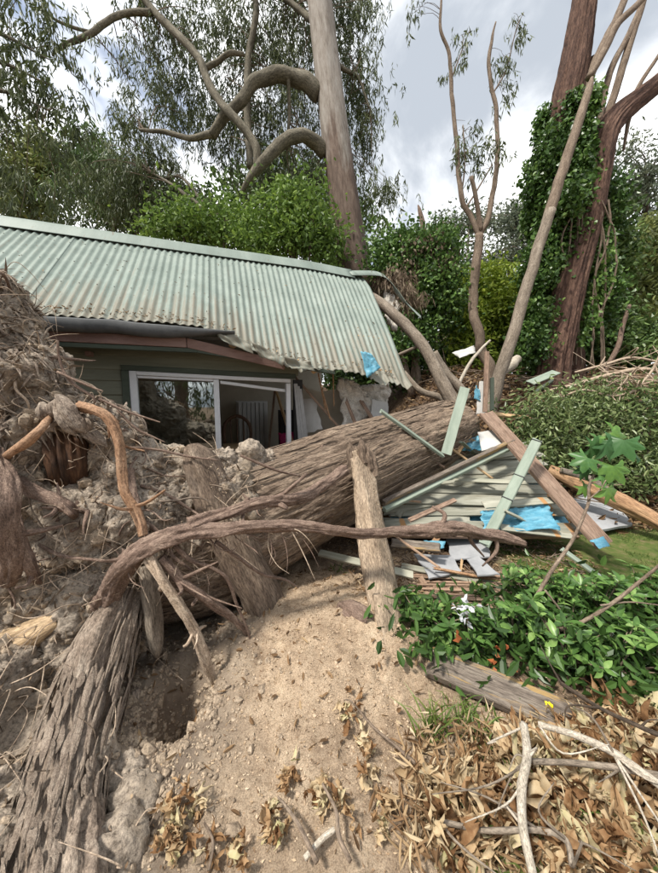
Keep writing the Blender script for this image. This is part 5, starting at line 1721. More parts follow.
for (nm, a, ya, b, yb, w, th, mt, lab, rl) in loose:
    o = plank(nm, P(*a, ya), P(*b, yb), w, th, M[mt], None, up=(0, -.45, 1), label=lab, cat='post' if 'post' in nm else ('gutter' if 'gutter' in nm else ('stake' if 'stake' in nm else 'board')), jag=.012, seed=a[0], origin_end=(mt == 'board_primer'))
    if nm == 'painted_post':
        Lp = np.linalg.norm(P(*b, yb) - P(*a, ya))
        for f in (.40, .62, .985):
            mb = MB()
            v = np.array([[x, y, z] for x in (Lp * f - .006, Lp * f + .006) for y in (-.053, .053) for z in (-.038, .038)])
            mb.add(v, [(0, 1, 3, 2), (4, 6, 7, 5), (0, 4, 5, 1), (2, 3, 7, 6), (0, 2, 6, 4), (1, 5, 7, 3)])
            link('band', mk_mesh('band', v, np.array(mb.q[0]), np.zeros((0, 3), np.int64)), M['black'], o)
fan = ['lowest of the loose boards fanned out on the panel', 'second lowest loose board of the fan on the panel', 'third loose board of the fan on the panel', 'middle loose board of the fan on the panel', 'upper loose board of the fan on the panel', 'topmost loose board of the fan on the panel', 'steep loose board at the left of the panel']
for k, (a_, b_, wv_) in enumerate([((386, 524), (470, 520), .09), ((384, 512), (500, 494), .08), ((390, 500), (520, 470), .085), ((396, 488), (500, 462), .08), ((404, 474), (520, 452), .09), ((412, 462), (505, 446), .07), ((398, 516), (440, 458), .07)]):
    fa_ = (527 - a_[1]) / 85
    fb_ = (534 - b_[1]) / 92
    plank('fanned_board', P(*a_, 3.10 + fa_ * 1.0), P(*b_, 3.08 + fb_ * 1.2), wv_, .016, M['board_green' if k % 3 else 'board_primer'], None, up=pn, label='pale grey-green ' + fan[k], cat='board', group='boards fanned over the panel', jag=.03, seed=k + 90, bow=.015 * rng.normal())
bl = ['near the trunk end', 'beside the dark rail', 'under the upright pale board', 'left of the white sheet', 'below the fallen panel', 'by the black plastic', 'on the upper boards', 'next to the blue wrap', 'beside the narrow batten', 'at the panel top', 'over the lath mat', 'behind the pale log']
for k, (px, py, Y) in enumerate([(400, 470, 3.45), (425, 485, 3.35), (452, 446, 3.8), (468, 448, 3.85), (432, 545, 2.9), (404, 500, 3.2), (470, 462, 3.6), (520, 518, 3.12), (420, 452, 3.6), (505, 452, 3.85), (470, 575, 2.6), (408, 545, 2.75)]):
    p = P(px, py, Y)
    d = unit(np.array([rng.normal(), rng.normal() * .5, rng.normal() * .35])) * rng.uniform(.12, .32)
    plank('broken_batten', p - d, p + d, rng.uniform(.02, .06), .016, M[['raw_plank', 'board_green', 'brown_plank', 'paint_green', 'split_orange', 'slat'][k % 6]], None, up=(rng.normal() * .3, -.4, 1), label='short broken batten ' + bl[k], cat='board', group='splintered battens', jag=.04, seed=k + 70)
# sheets
for (nm, cs, th, mt, lab, cat, cr, n_) in [
    ('plaster_sheet', [(413, 553, 2.80), (452, 553, 2.82), (462, 573, 2.6), (430, 577, 2.58)], .012, 'grey_sheet', 'left one of three grey plaster sheets lying on the ground', 'sheet', 0, 7),
    ('plaster_sheet', [(446, 536, 2.95), (484, 533, 2.98), (490, 557, 2.72), (452, 556, 2.72)], .012, 'grey_sheet', 'upper one of three grey plaster sheets below the fallen panel', 'sheet', 0, 7),
    ('plaster_sheet', [(466, 558, 2.72), (478, 556, 2.74), (500, 578, 2.52), (478, 580, 2.5)], .012, 'grey_sheet', 'slim right one of three grey plaster sheets on the ground', 'sheet', 0, 7),
    ('white_sheet', [(478, 432, 4.0), (497, 430, 4.1), (508, 442, 3.9), (482, 451, 3.75)], .01, 'plaster', 'white sheet at the top of the fallen panel', 'sheet', 0, 7),
    ('white_sheet', [(479, 382, 4.5), (485, 380, 4.5), (487, 412, 4.4), (476, 414, 4.4)], .012, 'plaster', 'narrow white sheet standing by the thin brown post', 'sheet', 0, 7),
    ('white_sheet', [(452, 352, 6.1), (474, 346, 6.2), (476, 352, 6.1), (460, 358, 6.0)], .01, 'plaster', 'white scrap of sheet lying in the brush behind the trunk', 'sheet', .03, 8),
    ('grey_sheet', [(564, 506, 3.4), (598, 490, 3.7), (632, 527, 3.05), (596, 533, 2.98)], .03, 'grey_sheet', 'light grey board lying flat under the brown plank on the lawn', 'sheet', 0, 7),
    ('blue_wrap_scrap', [(480, 509, 3.2), (548, 503, 3.3), (562, 530, 3.0), (484, 530, 3.0)], .003, 'tarp', 'large crumpled blue wrap showing between the lower boards', 'wrap', .07, 26),
    ('blue_wrap_scrap', [(455, 442, 4.0), (486, 432, 4.1), (484, 448, 3.85), (452, 452, 3.85)], .003, 'tarp', 'crumpled blue wrap left of the white sheet', 'wrap', .08, 18),
    ('blue_wrap_scrap', [(361, 351, 3.86), (371, 353, 3.88), (381, 367, 3.84), (367, 378, 3.8)], .003, 'tarp', 'blue scrap caught under the torn roof edge', 'wrap', .05, 12),
    ('blue_wrap_scrap', [(476, 385, 4.46), (480, 390, 4.45), (481, 402, 4.42), (474, 398, 4.42)], .003, 'tarp', 'small blue scrap by the standing narrow white sheet', 'wrap', .03, 9),
    ('blue_wrap_scrap', [(590, 540, 2.9), (604, 536, 2.95), (610, 546, 2.85), (600, 548, 2.82)], .003, 'tarp', 'blue scrap under the low end of the brown plank', 'wrap', .03, 9),
    ('blue_wrap_scrap', [(424, 540, 2.9), (446, 541, 2.9), (444, 548, 2.85), (428, 548, 2.85)], .003, 'tarp', 'blue scrap under the left end of the panel', 'wrap', .03, 9),
    ('black_plastic', [(388, 470, 3.5), (416, 452, 3.75), (420, 474, 3.5), (390, 496, 3.3)], .003, 'black', 'dark plastic sheet between trunk and fallen panel', 'sheet', .06, 14),
]:
    sheet(nm, [(PG(c[0], c[1], .075 + .0009 * (580 - c[1]) + .02 * (c[0] > 470)) if nm == 'plaster_sheet' else PG(c[0], c[1], .09 + .05 * (c[1] < 510)) if nm == 'grey_sheet' else P(*c)) for c in cs], th, M[mt], None, .04, lab, cat, n=n_, crumple=cr, seed=len(lab))
# lath mat on the ground
lm = thing('lath_mat', 'collapsed mat of thin brown laths on the ground behind the green shrubs', 'lath mat', PG(500, 600))
for k in range(16):
    a, b = PG(408 + k * 1.5 + rng.normal() * 6, 574 + k * 3.3), PG(520 + k * 5 + rng.normal() * 8, 578 + k * 3.6)
    plank('lath', a + np.array([0, 0, .03 + rng.uniform(0, .03)]), b + np.array([0, 0, .02 + rng.uniform(0, .03)]), .022, .01, M['slat'], lm, seed=k, jag=.01)
for k in range(3):
    plank('batten', PG(430 + 45 * k, 572, .012), PG(450 + 50 * k, 628, .012), .03, .014, M['slat'], lm, seed=k + 40)
# split timber at the right
st = thing('split_log', 'long split log with raw orange wood at the right edge below the shrubs', 'log', P(655, 525, 3.3))
MB().add(**pxtube([(548, 470, 5, 4.1), (580, 484, 7, 3.9), (610, 497, 7.5, 3.7), (640, 512, 7, 3.5), (672, 530, 6, 3.3)], nseg=26, sub=10, amp=.25, fa=3, fl=1.5, ridge=True, seed=33, octv=4)).build('stem', M['split_orange'], st, True)
MB().add(**pxtube([(560, 470, 3, 3.98), (590, 480, 4, 3.82), (618, 497, 2, 3.62)], nseg=12, sub=8, amp=.3, fa=3, fl=2, seed=34)).build('splinter', M['weathered'], st, True)

# weathered board in the foreground with moss, a yellow petal on it
wb = plank('weathered_board', PG(436, 668, .05), PG(566, 726, .04), .16, .055, M['weathered'], None, up=(0, -.35, 1), label='dark weathered slab of timber in front of the green shrubs', cat='board', jag=.05, seed=3)
q = PG(549, 712, .10)
fl = thing('yellow_flower', 'single yellow flower on the dark weathered slab', 'flower', q)
for k in range(6):
    a = k * math.pi / 3
    mb = MB()
    put_leaves(mb, q[None] + 0, unit(np.array([[math.cos(a), math.sin(a), .35]])), .022, .016, np.array([.5]), True, .1)
    mb.build('petal', M['yellow_petal'], fl)

# ------------------------------------------------------------------ brush, litter and stones
def ground_pts(px0, px1, py0, py1, n):
    out = []
    for _ in range(n):
        out.append(PG(rng.uniform(px0, px1), rng.uniform(py0, py1)))
    return np.array(out)


bp_ = MB()
for k in range(520):
    x, y = rng.uniform(.9, 6.5), rng.uniform(4.4, 7.2)
    if x < 1.6 and y < 4.9:
        continue
    z = float(gh0(x, y)) + abs(rng.normal()) * .18
    a, L = rng.uniform(0, 6.3), rng.uniform(.25, 1.1)
    d = np.array([math.cos(a), math.sin(a), rng.normal() * .25])
    p = np.array([x, y, z])
    r = rng.uniform(.004, .016)
    bp_.add(**tube([p, p + d * L * .5 + rng.normal(size=3) * .06, p + d * L + rng.normal(size=3) * .1], [r, r * .8, r * .3], nseg=5, sub=4, seed=k * .7, cap=False))
kind(tag(bp_.build('brush_pile', M['brown_twig'], None), 'tangle of broken brown twigs covering the bank behind the wreckage', 'brush'), 'stuff')
x, y = rng.uniform(.7, 7, 9000), rng.uniform(3.6, 8.0, 9000)
lt_ = MB()
put_leaves(lt_, np.stack([x, y, gh(x, y) + rng.uniform(.0, .16, 9000)], 1), unit(rng.normal(size=(9000, 3)) * np.array([1, 1, .5])), .11, .045, rng.uniform(0, .8, 9000), True, .3)
kind(tag(lt_.build('leaf_litter', M['dry_litter'], None), 'dead leaves and bark strewn over the bank behind the wreckage', 'leaf litter'), 'stuff')
x, y = rng.uniform(-2.2, 1.9, 13000), rng.uniform(.85, 3.4, 13000)
lt_ = MB()
put_leaves(lt_, np.stack([x, y, gh(x, y) + .004], 1), unit(rng.normal(size=(13000, 3)) * np.array([1, 1, .25])), .016, .0065, rng.uniform(0, 1, 13000), False, .15)
kind(tag(lt_.build('wood_chips', M['chips'], None), 'pale sawdust chips and splinters strewn over the soil mound', 'wood chips'), 'stuff')
x, y = rng.uniform(-1.9, 1.6, 900), rng.uniform(.9, 3.2, 900)
lt_ = MB()
put_leaves(lt_, np.stack([x, y, gh(x, y) + .008], 1), unit(rng.normal(size=(900, 3)) * np.array([1, 1, .35])), .05, .016, rng.uniform(0, .7, 900), True, .3)
kind(tag(lt_.build('dropped_leaves', M['dry_litter'], None), 'small brown leaves dropped on the soil mound', 'leaf litter'), 'stuff')
gt_ = MB()
for k in range(380):
    x, y = rng.uniform(.15, 2.4), rng.uniform(2.2, 3.5)
    p = np.array([x, y, float(gh(x, y)) + rng.uniform(.004, .04)])
    a, L = rng.uniform(0, 6.3), rng.uniform(.06, .35)
    d = np.array([math.cos(a), math.sin(a), rng.normal() * .12])
    r = rng.uniform(.0015, .005)
    gt_.add(**tube([p, p + d * L * .5 + rng.normal(size=3) * .02, p + d * L], [r, r * .9, r * .4], nseg=5, sub=3, seed=k * .3, cap=False))
kind(tag(gt_.build('ground_twigs', M['brown_twig'], None), 'fine twigs and bark shreds strewn round the fallen panel', 'twigs'), 'stuff')
x, y = rng.uniform(.2, 2.6, 2600), rng.uniform(2.1, 3.6, 2600)
lt_ = MB()
put_leaves(lt_, np.stack([x, y, gh(x, y) + rng.uniform(.002, .03, 2600)], 1), unit(rng.normal(size=(2600, 3)) * np.array([1, 1, .3])), .05, .012, rng.uniform(0, .9, 2600), True, .3)
kind(tag(lt_.build('bark_litter', M['dry_litter'], None), 'brown bark and leaf litter on the ground between mound and fallen panel', 'leaf litter'), 'stuff')
cm = MB()
x, y = rng.uniform(-.6, 1.1, 7000), rng.uniform(.9, 2.8, 7000)
clod_cloud(cm, np.stack([x, y, gh(x, y)], 1), rng.gamma(1.3, .0016, 7000) + .001)
kind(tag(cm.build('sand_crumbs', M['sand_crumb'], None), 'pale sandy crumbs over the middle of the mound', 'soil'), 'stuff')
cm = MB()
x, y = np.concatenate([rng.uniform(-1.6, -.4, 3400), rng.normal(-.85, .2, 2200)]), np.concatenate([rng.uniform(.85, 2.8, 3400), rng.normal(1.35, .25, 2200)])
r = np.concatenate([rng.gamma(1.4, .0022, 3400) + .001, rng.gamma(1.7, .004, 2200) + .002])
clod_cloud(cm, np.stack([x, y, gh(x, y)], 1), r)
kind(tag(cm.build('soil_clods', M['clod'], None), 'loose crumbs and clods of soil over the mound', 'soil'), 'stuff')
for k, (px, py, r) in enumerate([(127, 772, .045), (106, 770, .03), (120, 855, .035), (98, 862, .04), (86, 745, .03), (430, 640, .02)]):
    mb = MB()
    bm = bmesh.new()
    bmesh.ops.create_icosphere(bm, subdivisions=3, radius=1)
    V = np.array([v.co[:] for v in bm.verts])
    T = np.array([[v.index for v in f.verts] for f in bm.faces])
    bm.free()
    V = V * (1 + .35 * fbm(V * 1.5 + k * 9, 3)[:, None]) * r * np.array([1.3, 1, .8])
    p = PG(px, py)
    o = mb.add(V + p + np.array([0, 0, r * .4]), None, T).build('clay_lump', M['clod'], None, False, loc=p)
    tag(o, ['largest clay lump beside the flaky buttress root near the pit', 'clay lump left of the largest lump by the pit', 'clay lump low beside the buttress root', 'clay lump at the bottom edge beside the buttress root', 'clay lump high on the buttress root side', 'small clay lump right of the pale sawdust log'][k], 'clay lump', 'clay lumps')

# lawn
n = 16000
x, y = rng.uniform(1.3, 5, n), rng.uniform(1.8, 4.2, n)
k_ = lawn_w(x, y) * sm(-.15, .2, fbm(np.stack([x, y, 0 * x], 1) * 2.5, 3)) > rng.uniform(.1, .7, n)
x, y = x[k_], y[k_]
gr = MB()
put_leaves(gr, np.stack([x, y, gh(x, y) - .003], 1), unit(rng.normal(size=(len(x), 3)) * np.array([.6, .6, .2]) + np.array([0, 0, .9])), .04, .006, rng.uniform(0, 1, len(x)), False, .1)
kind(tag(gr.build('lawn_grass', M['grass'], None), 'short green lawn grass at the right behind the shrubs', 'grass'), 'stuff')


def tuft(px, py, n, h, label, spread=.05):
    p = PG(px, py)
    mb = MB()
    for k in range(n):
        b = p + np.array([rng.normal() * spread, rng.normal() * spread, -.005])
        d = unit(np.array([rng.normal() * .35, rng.normal() * .35, 1]))
        L = h * rng.uniform(.5, 1.2)
        w = rng.uniform(.003, .006)
        s = unit(np.cross(d, rng.normal(size=3)))
        out = np.array([d[0], d[1], 0]) * L
        pts = [b, b + d * L * .4, b + d * L * .75 + out * .3, b + d * L * .95 + out * .8 - np.array([0, 0, L * .08])]
        ws = [w, w * .9, w * .6, 0.0003]
        V = np.vstack([[q - s * w_, q + s * w_] for q, w_ in zip(pts, ws)])
        mb.add(V, [(2 * j, 2 * j + 1, 2 * j + 3, 2 * j + 2) for j in range(3)], tint=rng.uniform(.2, 1))
    o = mb.build('grass_tuft', M['grass'], None, loc=p)
    tag(o, label, 'grass', 'grass tufts')
    kind(o, 'stuff')


tuft(432, 738, 46, .17, 'tall green grass tuft left of the dark weathered slab', .035)
tuft(462, 730, 60, .13, 'leafy green grass tuft just in front of the dark weathered slab', .05)
tuft(486, 745, 40, .10, 'low grass tuft below the middle of the dark weathered slab', .05)
tuft(340, 575, 26, .07, 'small grass tuft between the two propped logs', .06)
tuft(560, 850, 50, .12, 'green grass poking through dry leaves at the bottom edge', .08)
tuft(548, 775, 34, .09, 'green grass showing through dry leaves below the slab', .06)

# ------------------------------------------------------------------ shrubs
# privet thicket on the right, behind the wreckage
for k, (px, Y, ells, lab) in enumerate([
    (545, 4.5, [(540, 425, 30, 34, 4.6, .4, 70), (530, 455, 24, 16, 4.4, .3, 26)], 'glossy small-leaved shrub right of the brown plank'),
    (595, 4.7, [(590, 418, 36, 34, 4.8, .45, 90), (585, 458, 34, 20, 4.5, .35, 40)], 'glossy small-leaved shrub in the middle of the right-hand thicket'),
    (645, 4.6, [(642, 425, 34, 44, 4.7, .45, 100), (640, 465, 30, 26, 4.4, .35, 50)], 'glossy small-leaved shrub at the right edge'),
    (690, 4.4, [(700, 430, 40, 60, 4.5, .5, 70)], 'glossy small-leaved shrub beyond the right edge')]):
    bush('privet_shrub', lab, 'shrub', gp(px, Y) - np.array([0, 0, .1]), 7, ells, 'privet_leaf', 30, .16, .085, .032, r=.014, group='thicket on the right', ntw=60, droop=.2, flatness=.35)


def leaf_variant(name, mat, L=.1, W=.034, seed=0, kindl='oval'):
    """one leaf, base at the origin, along +X"""
    r = np.random.default_rng(seed)
    s = np.linspace(0, 1, 6)
    w = W * np.array([.12, .55, .95, 1.0, .65, .02]) * .5 * 1.05
    cv = r.uniform(.1, .35)
    V, Q = [], []
    for a, ww in zip(s, w):
        x = L * a
        z = -cv * L * a * a
        for b in (-1, 0, 1):
            V.append((x, b * ww, z + abs(b) * ww * .45))
    for i in range(5):
        for j in (0, 1):
            Q.append((i * 3 + j, i * 3 + 3 + j, i * 3 + 4 + j, i * 3 + 1 + j))
    me = mk_mesh(name, np.array(V), np.array(Q), np.zeros((0, 3), np.int64), np.array(V), None, True)
    me.materials.append(mat)
    return me


def place(me, name, p, d, parent, roll=0., scale=1., up=None):
    d = unit(d)
    u = np.array([0, 0, 1.]) if up is None else up
    y = unit(np.cross(u, d) + 1e-6)
    z = np.cross(d, y)
    c, s = math.cos(roll), math.sin(roll)
    y, z = y * c + z * s, z * c - y * s
    o = bpy.data.objects.new(name, me)
    scene.collection.objects.link(o)
    o.parent = parent
    q = p - world_loc(parent)
    o.matrix_basis = Matrix(((d[0] * scale, y[0] * scale, z[0] * scale, q[0]), (d[1] * scale, y[1] * scale, z[1] * scale, q[1]), (d[2] * scale, y[2] * scale, z[2] * scale, q[2]), (0, 0, 0, 1)))
    return o


oval = [leaf_variant('leaf', M['shrub_leaf'], .092, .031, k) for k in range(4)]
spots = [(425, 640, 'low glossy green shrub at the left, next to the sawdust mound'), (468, 656, 'green shrub with a few orange leaves left of the bare stem'), (512, 650, 'green shrub directly behind the dark weathered slab'),
         (556, 628, 'green shrub right of the bare stem below the lawn board'), (600, 622, 'bright green shrub in front of the lawn'), (645, 618, 'bright green shrub at the right edge below the lawn'),
         (566, 672, 'green shrub behind the right end of the dark weathered slab'), (614, 676, 'green shrub above the dry leaves at the right'), (654, 680, 'green shrub at the right edge above the dry leaves'), (530, 605, 'green shrub in front of the grey board on the lawn')]
for k, (px, py, lab) in enumerate(spots):
    base = PG(px, py)
    t = thing('green_shrub', lab, 'shrub', base, 'low green shrubs')
    sb = MB()
    tips = []
    ns = 13 if k else 9
    for j in range(ns):
        a = rng.uniform(0, 6.28)
        rr = rng.uniform(.03, .26)
        h = rng.uniform(.16, .40) * (1 if k else .6)
        tip = base + np.array([math.cos(a) * rr, math.sin(a) * rr * .8, h * .85])
        sb.add(**tube([base + rng.normal(size=3) * .02, base * .5 + tip * .5 + np.array([0, 0, .03]), tip], [.005, .004, .0025], nseg=5, sub=4, seed=j, cap=False))
        tips.append((tip, unit(tip - base + np.array([0, 0, .25]))))
    sb.build('stems', M['brown_twig'], t)
    for (tip, ax_) in tips:
        b1_ = unit(np.cross(ax_, rng.normal(size=3)))
        b2_ = np.cross(ax_, b1_)
        m_ = rng.integers(7, 10)
        for q in range(m_):
            a = q / m_ * 6.283 + rng.normal() * .2
            el = rng.uniform(.05, .75)
            d = (math.cos(a) * b1_ + math.sin(a) * b2_) * math.cos(el) + ax_ * math.sin(el)
            place(oval[rng.integers(4)], 'leaf', tip - ax_ * rng.uniform(0, .03), d, t, rng.normal() * .4, rng.uniform(.45, 1.25), ax_)
    n = 260
    c_ = base + np.stack([rng.normal(size=n) * .15, rng.normal(size=n) * .14, np.abs(rng.normal(size=n)) * .10 + .03], 1)
    mb = MB()
    put_leaves(mb, c_, unit(rng.normal(size=(n, 3)) + np.array([0, 0, .3])), .085, .034, rng.uniform(0, .6, n), True, .2, .4)
    kind(mb.build('foliage', M['shrub_mass'], t), 'stuff')
    if k == 1:
        for q in range(4):
            p = P(*[(458, 634), (505, 650), (494, 660), (516, 678)][q], 1.6)
            o = MB()
            put_leaves(o, p + rng.normal(size=(4, 3)) * .012, rand_unit(4), .045, .02, np.full(4, .5), True, .4, bend=.3)
            o.build('orange_leaf', M['red_berry'], t)
# ivy trailing off the pale log
ivg = thing('ivy_trail', 'dark ivy trailing down the right side of the pale sawdust log', 'ivy', PG(408, 650))
foliage(clumps([(408, 615, 9, 26, 2.1, .06, 20), (412, 650, 12, 14, 2.0, .06, 12), (440, 600, 14, 8, 2.3, .06, 8), (480, 590, 10, 8, 2.4, .06, 6)]), 9, .035, .05, .045, droop=.3, broad=True, flatness=.3).build('foliage', M['ivy_leaf'], ivg)
MB().add(**pxtube([(404, 590, 1, 2.12), (408, 620, 1, 2.06), (412, 655, 1, 2.0)], nseg=5, sub=5, wob=2)).build('stem', M['brown_twig'], ivg)
# white blossom
wf = thing('white_blossom', 'cluster of small white petals at the left of the green shrubs', 'flower', P(466, 625, 2.2))
mb = MB()
for k in range(34):
    p = P(466 + rng.normal() * 7, 612 + rng.normal() * 6, 1.72 + rng.normal() * .03)
    put_leaves(mb, p[None], rand_unit(1), .035, .022, np.array([.5]), True, .1)
kind(mb.build('petals', M['white_petal'], wf), 'stuff')
MB().add(**pxtube([(470, 660, 1, 1.74), (468, 625, 1, 1.73), (466, 612, .8, 1.72)], nseg=5, sub=4)).build('stem', M['brown_twig'], wf)

# sapling with large lobed leaves
sp = thing('lobed_sapling', 'bare stemmed sapling carrying large lobed green leaves above the lawn', 'sapling', PG(521, 690))
for k, l in enumerate([[(520, 696, 3, 1.75), (522, 660, 3.2, 1.82), (522, 637, 3, 1.88), (532, 605, 2.4, 1.98), (552, 568, 2, 2.1), (575, 535, 1.6, 2.2), (588, 505, 1.5, 2.3), (589, 485, 1.4, 2.35), (600, 462, 1.2, 2.4), (607, 446, 1, 2.4)],
                       [(522, 638, 2.4, 1.86), (550, 632, 2.2, 1.84), (580, 622, 2, 1.82), (610, 605, 1.8, 1.8), (640, 582, 1.6, 1.78), (670, 556, 1.4, 1.76)],
                       [(524, 640, 1.6, 1.88), (512, 612, 1.2, 1.95), (500, 596, .8, 2.0)], [(588, 500, .8, 2.3), (600, 490, .7, 2.3), (606, 480, .5, 2.3)],
                       [(545, 590, 1.1, 1.95), (565, 615, 1, 1.9), (590, 645, .8, 1.85), (600, 655, .5, 1.84)], [(600, 605, 1, 1.8), (630, 602, .8, 1.8), (665, 606, .6, 1.8)]]):
    MB().add(**pxtube(l, nseg=8, sub=7, amp=.1, seed=k + 200, wob=.6)).build('stem', M['brown_twig'], sp, True)


def lobed(name, mat, R, seed, lobes=5, curl=.25, crumple=.02):
    r = np.random.default_rng(seed)
    V, T = [(0, 0, 0)], []
    m = lobes * 4 + 1
    an = np.linspace(-2.25, 2.25, m)
    for rr in (.5, 1.0):
        for k, a in enumerate(an):
            tooth = [0.55, .78, 1.0, .78][(k + 2) % 4]
            L = R * (tooth if rr == 1 else .55) * (rr if rr == 1 else .75) * (1 - .12 * abs(a) / 2.25) * r.uniform(.92, 1.06)
            x, y = L * math.cos(a), L * math.sin(a)
            z = -curl * (x * x + y * y) / R + crumple * r.normal()
            V.append((x + R * .1, y, z))
    Q = []
    for k in range(m - 1):
        T.append((0, 1 + k, 2 + k))
        Q.append((1 + k, 1 + m + k, 2 + m + k, 2 + k))
    me = mk_mesh(name, np.array(V, float), np.array(Q), np.array(T), np.array(V, float), None, True)
    me.materials.append(mat)
    return me


lv_ = [lobed('leaf', M['big_leaf'], .115, k, 5, .3, .006) for k in range(4)]
for k, (px, py, Y, sc) in enumerate([(606, 444, 2.38, 1.1), (624, 440, 2.36, 1.25), (590, 448, 2.4, .9), (612, 432, 2.45, 1.0), (588, 458, 2.36, 1.0), (614, 466, 2.32, 1.15), (600, 474, 2.34, .9), (584, 468, 2.4, .8), (608, 488, 2.3, 1.0), (583, 486, 2.38, .7), (632, 452, 2.42, .9), (596, 440, 2.5, .9)]):
    place(lv_[k % 4], 'leaf', P(px, py, Y), np.array([rng.normal() * .8, -.25, -.55 + rng.normal() * .2]), sp, rng.normal() * .35, sc * 1.1, np.array([0, -.8, .6]))

# dead branches with large curled leaves at the bottom right
def dry_leaf(name, seed, L, W):
    """withered lobed leaf: three to five narrow lobes, each curled its own way, and a crumpled palm"""
    r = np.random.default_rng(seed)
    V, Q = [], []
    nl = int(r.choice([2, 3, 4, 5, 5]))
    sh = r.uniform(.15, .6)
    for a in np.linspace(-sh, sh, nl) * (nl > 1):
        n = 7
        ll = L * r.uniform(.65, 1.1) * (1 - .25 * abs(a))
        ww = W * r.uniform(.28, .6)
        d = unit(np.array([math.cos(a), math.sin(a), r.normal() * .25]))
        y = unit(np.cross([0, 0, 1.], d))
        z = np.cross(d, y)
        bend, tw_ = r.normal() * .30, r.normal() * .5
        p = np.zeros(3)
        k0 = len(V)
        for i in range(n):
            t = i / (n - 1)
            w = ww * (.25 + 1.1 * math.sin(math.pi * (t * .86 + .1)) * r.uniform(.8, 1.2)) * (1 - t ** 3) * min(1, .12 + t * 3.2) * .5 + .0005
            fold = r.uniform(.3, 1.1)
            for b in (-1, 0, 1):
                V.append(p + y * b * w + z * abs(b) * w * fold + r.normal(size=3) * W * .06)
            p = p + d * ll / (n - 1)
            d2 = unit(d + z * bend + y * r.normal() * .12)
            y = unit(y * math.cos(tw_) + z * math.sin(tw_))
            d = d2
            y = unit(y - d * (y @ d))
            z = np.cross(d, y)
        for i in range(n - 1):
            for j in (0, 1):
                Q.append((k0 + i * 3 + j, k0 + i * 3 + 3 + j, k0 + i * 3 + 4 + j, k0 + i * 3 + 1 + j))
    me = mk_mesh(name, np.array(V), np.array(Q), np.zeros((0, 3), np.int64), np.array(V), None, True)
    me.materials.append(M['dry_leaf'])
    return me


dl = [dry_leaf('leaf', k, rng.uniform(.13, .20), rng.uniform(.05, .085)) for k in range(24)]
dl2 = [dry_leaf('leaf', k + 50, .06, rng.uniform(.02, .035)) for k in range(8)]
br = [
    ('pale_twig', [(524, 738, 4, 1.55, .22), (528, 765, 4.5, 1.5, .25), (522, 795, 5, 1.4, .25), (524, 835, 5, 1.28, .24), (534, 880, 5, 1.16, .22)], 'pale lichen-spotted dead branch standing up through the dry leaves', (440, 560)),
    ('pale_twig', [(538, 738, 3, 1.6, .2), (575, 748, 3.5, 1.55, .22), (612, 765, 4, 1.5, .24), (665, 800, 4.5, 1.42, .25)], 'grey dead branch running right from below the weathered slab', (560, 672)),
    ('grey_bark', [(530, 770, 3, 1.48, .2), (570, 774, 3, 1.46, .2), (620, 782, 3.4, 1.44, .2), (668, 792, 3.5, 1.42, .2)], 'thin grey dead branch crossing the middle of the dry leaves', (540, 672)),
    ('grey_bark', [(440, 838, 2.4, 1.25, .1), (490, 842, 2.8, 1.24, .12), (540, 838, 3, 1.24, .14), (566, 848, 3.4, 1.22, .14), (572, 878, 3.4, 1.15, .14)], 'low dead branch along the bottom under the dry leaves', (400, 560)),
    ('dark_twig', [(560, 690, 2, 1.75, .3), (600, 715, 2, 1.65, .3), (640, 735, 2.4, 1.6, .3), (668, 748, 2.6, 1.55, .3)], 'dark dead twig above the dry leaves at the right edge', (580, 672)),
]
regions = [(430, 570, 735, 880), (555, 668, 745, 880), (520, 668, 740, 800), (435, 610, 800, 880), (590, 668, 690, 780)]
for k, (mt, l, lab, _) in enumerate(br):
    t = thing('dead_branch', lab, 'branch', PG(l[0][0], l[0][1]), 'dead branches with dry leaves')
    l = [(a, b, w, h, PG(a, b, h * .9 + .02)) for a, b, w, y, h in l]
    MB().add(**tube([e[4] for e in l], [e[2] * e[4][1] / F for e in l], nseg=14, sub=12, amp=.2, fa=2, fl=16, seed=k + 240, wob=.9, octv=4)).build('stem', M[mt], t, True)
    for q in range(5):
        f = rng.integers(0, len(l))
        e = l[f]
        s0 = e[4]
        tip = s0 + rng.normal(size=3) * np.array([.22, .14, .06]) + np.array([0, 0, .05])
        MB().add(**tube([s0, s0 * .5 + tip * .5 + rng.normal(size=3) * .03, tip], [.005, .0035, .0015], nseg=6, sub=5, seed=q)).build('side_twig', M[mt], t, True)
    x0, x1, y0, y1 = regions[k]
    for q in range(135 if k < 2 else 72):
        px, py = rng.uniform(x0, x1), rng.uniform(y0, y1)
        if py < 735 + (540 - px) * .25 and px < 540:
            continue
        p = PG(px, py + 12) + np.array([0, 0, abs(rng.normal()) * .045 + .008])
        d = unit(np.array([rng.normal() * .7, rng.normal() * .5 + .25, rng.normal() * .55 + .25]))
        place(dl[rng.integers(24)], 'leaf', p, d, t, rng.uniform(-3, 3), rng.uniform(.4, 1.05))
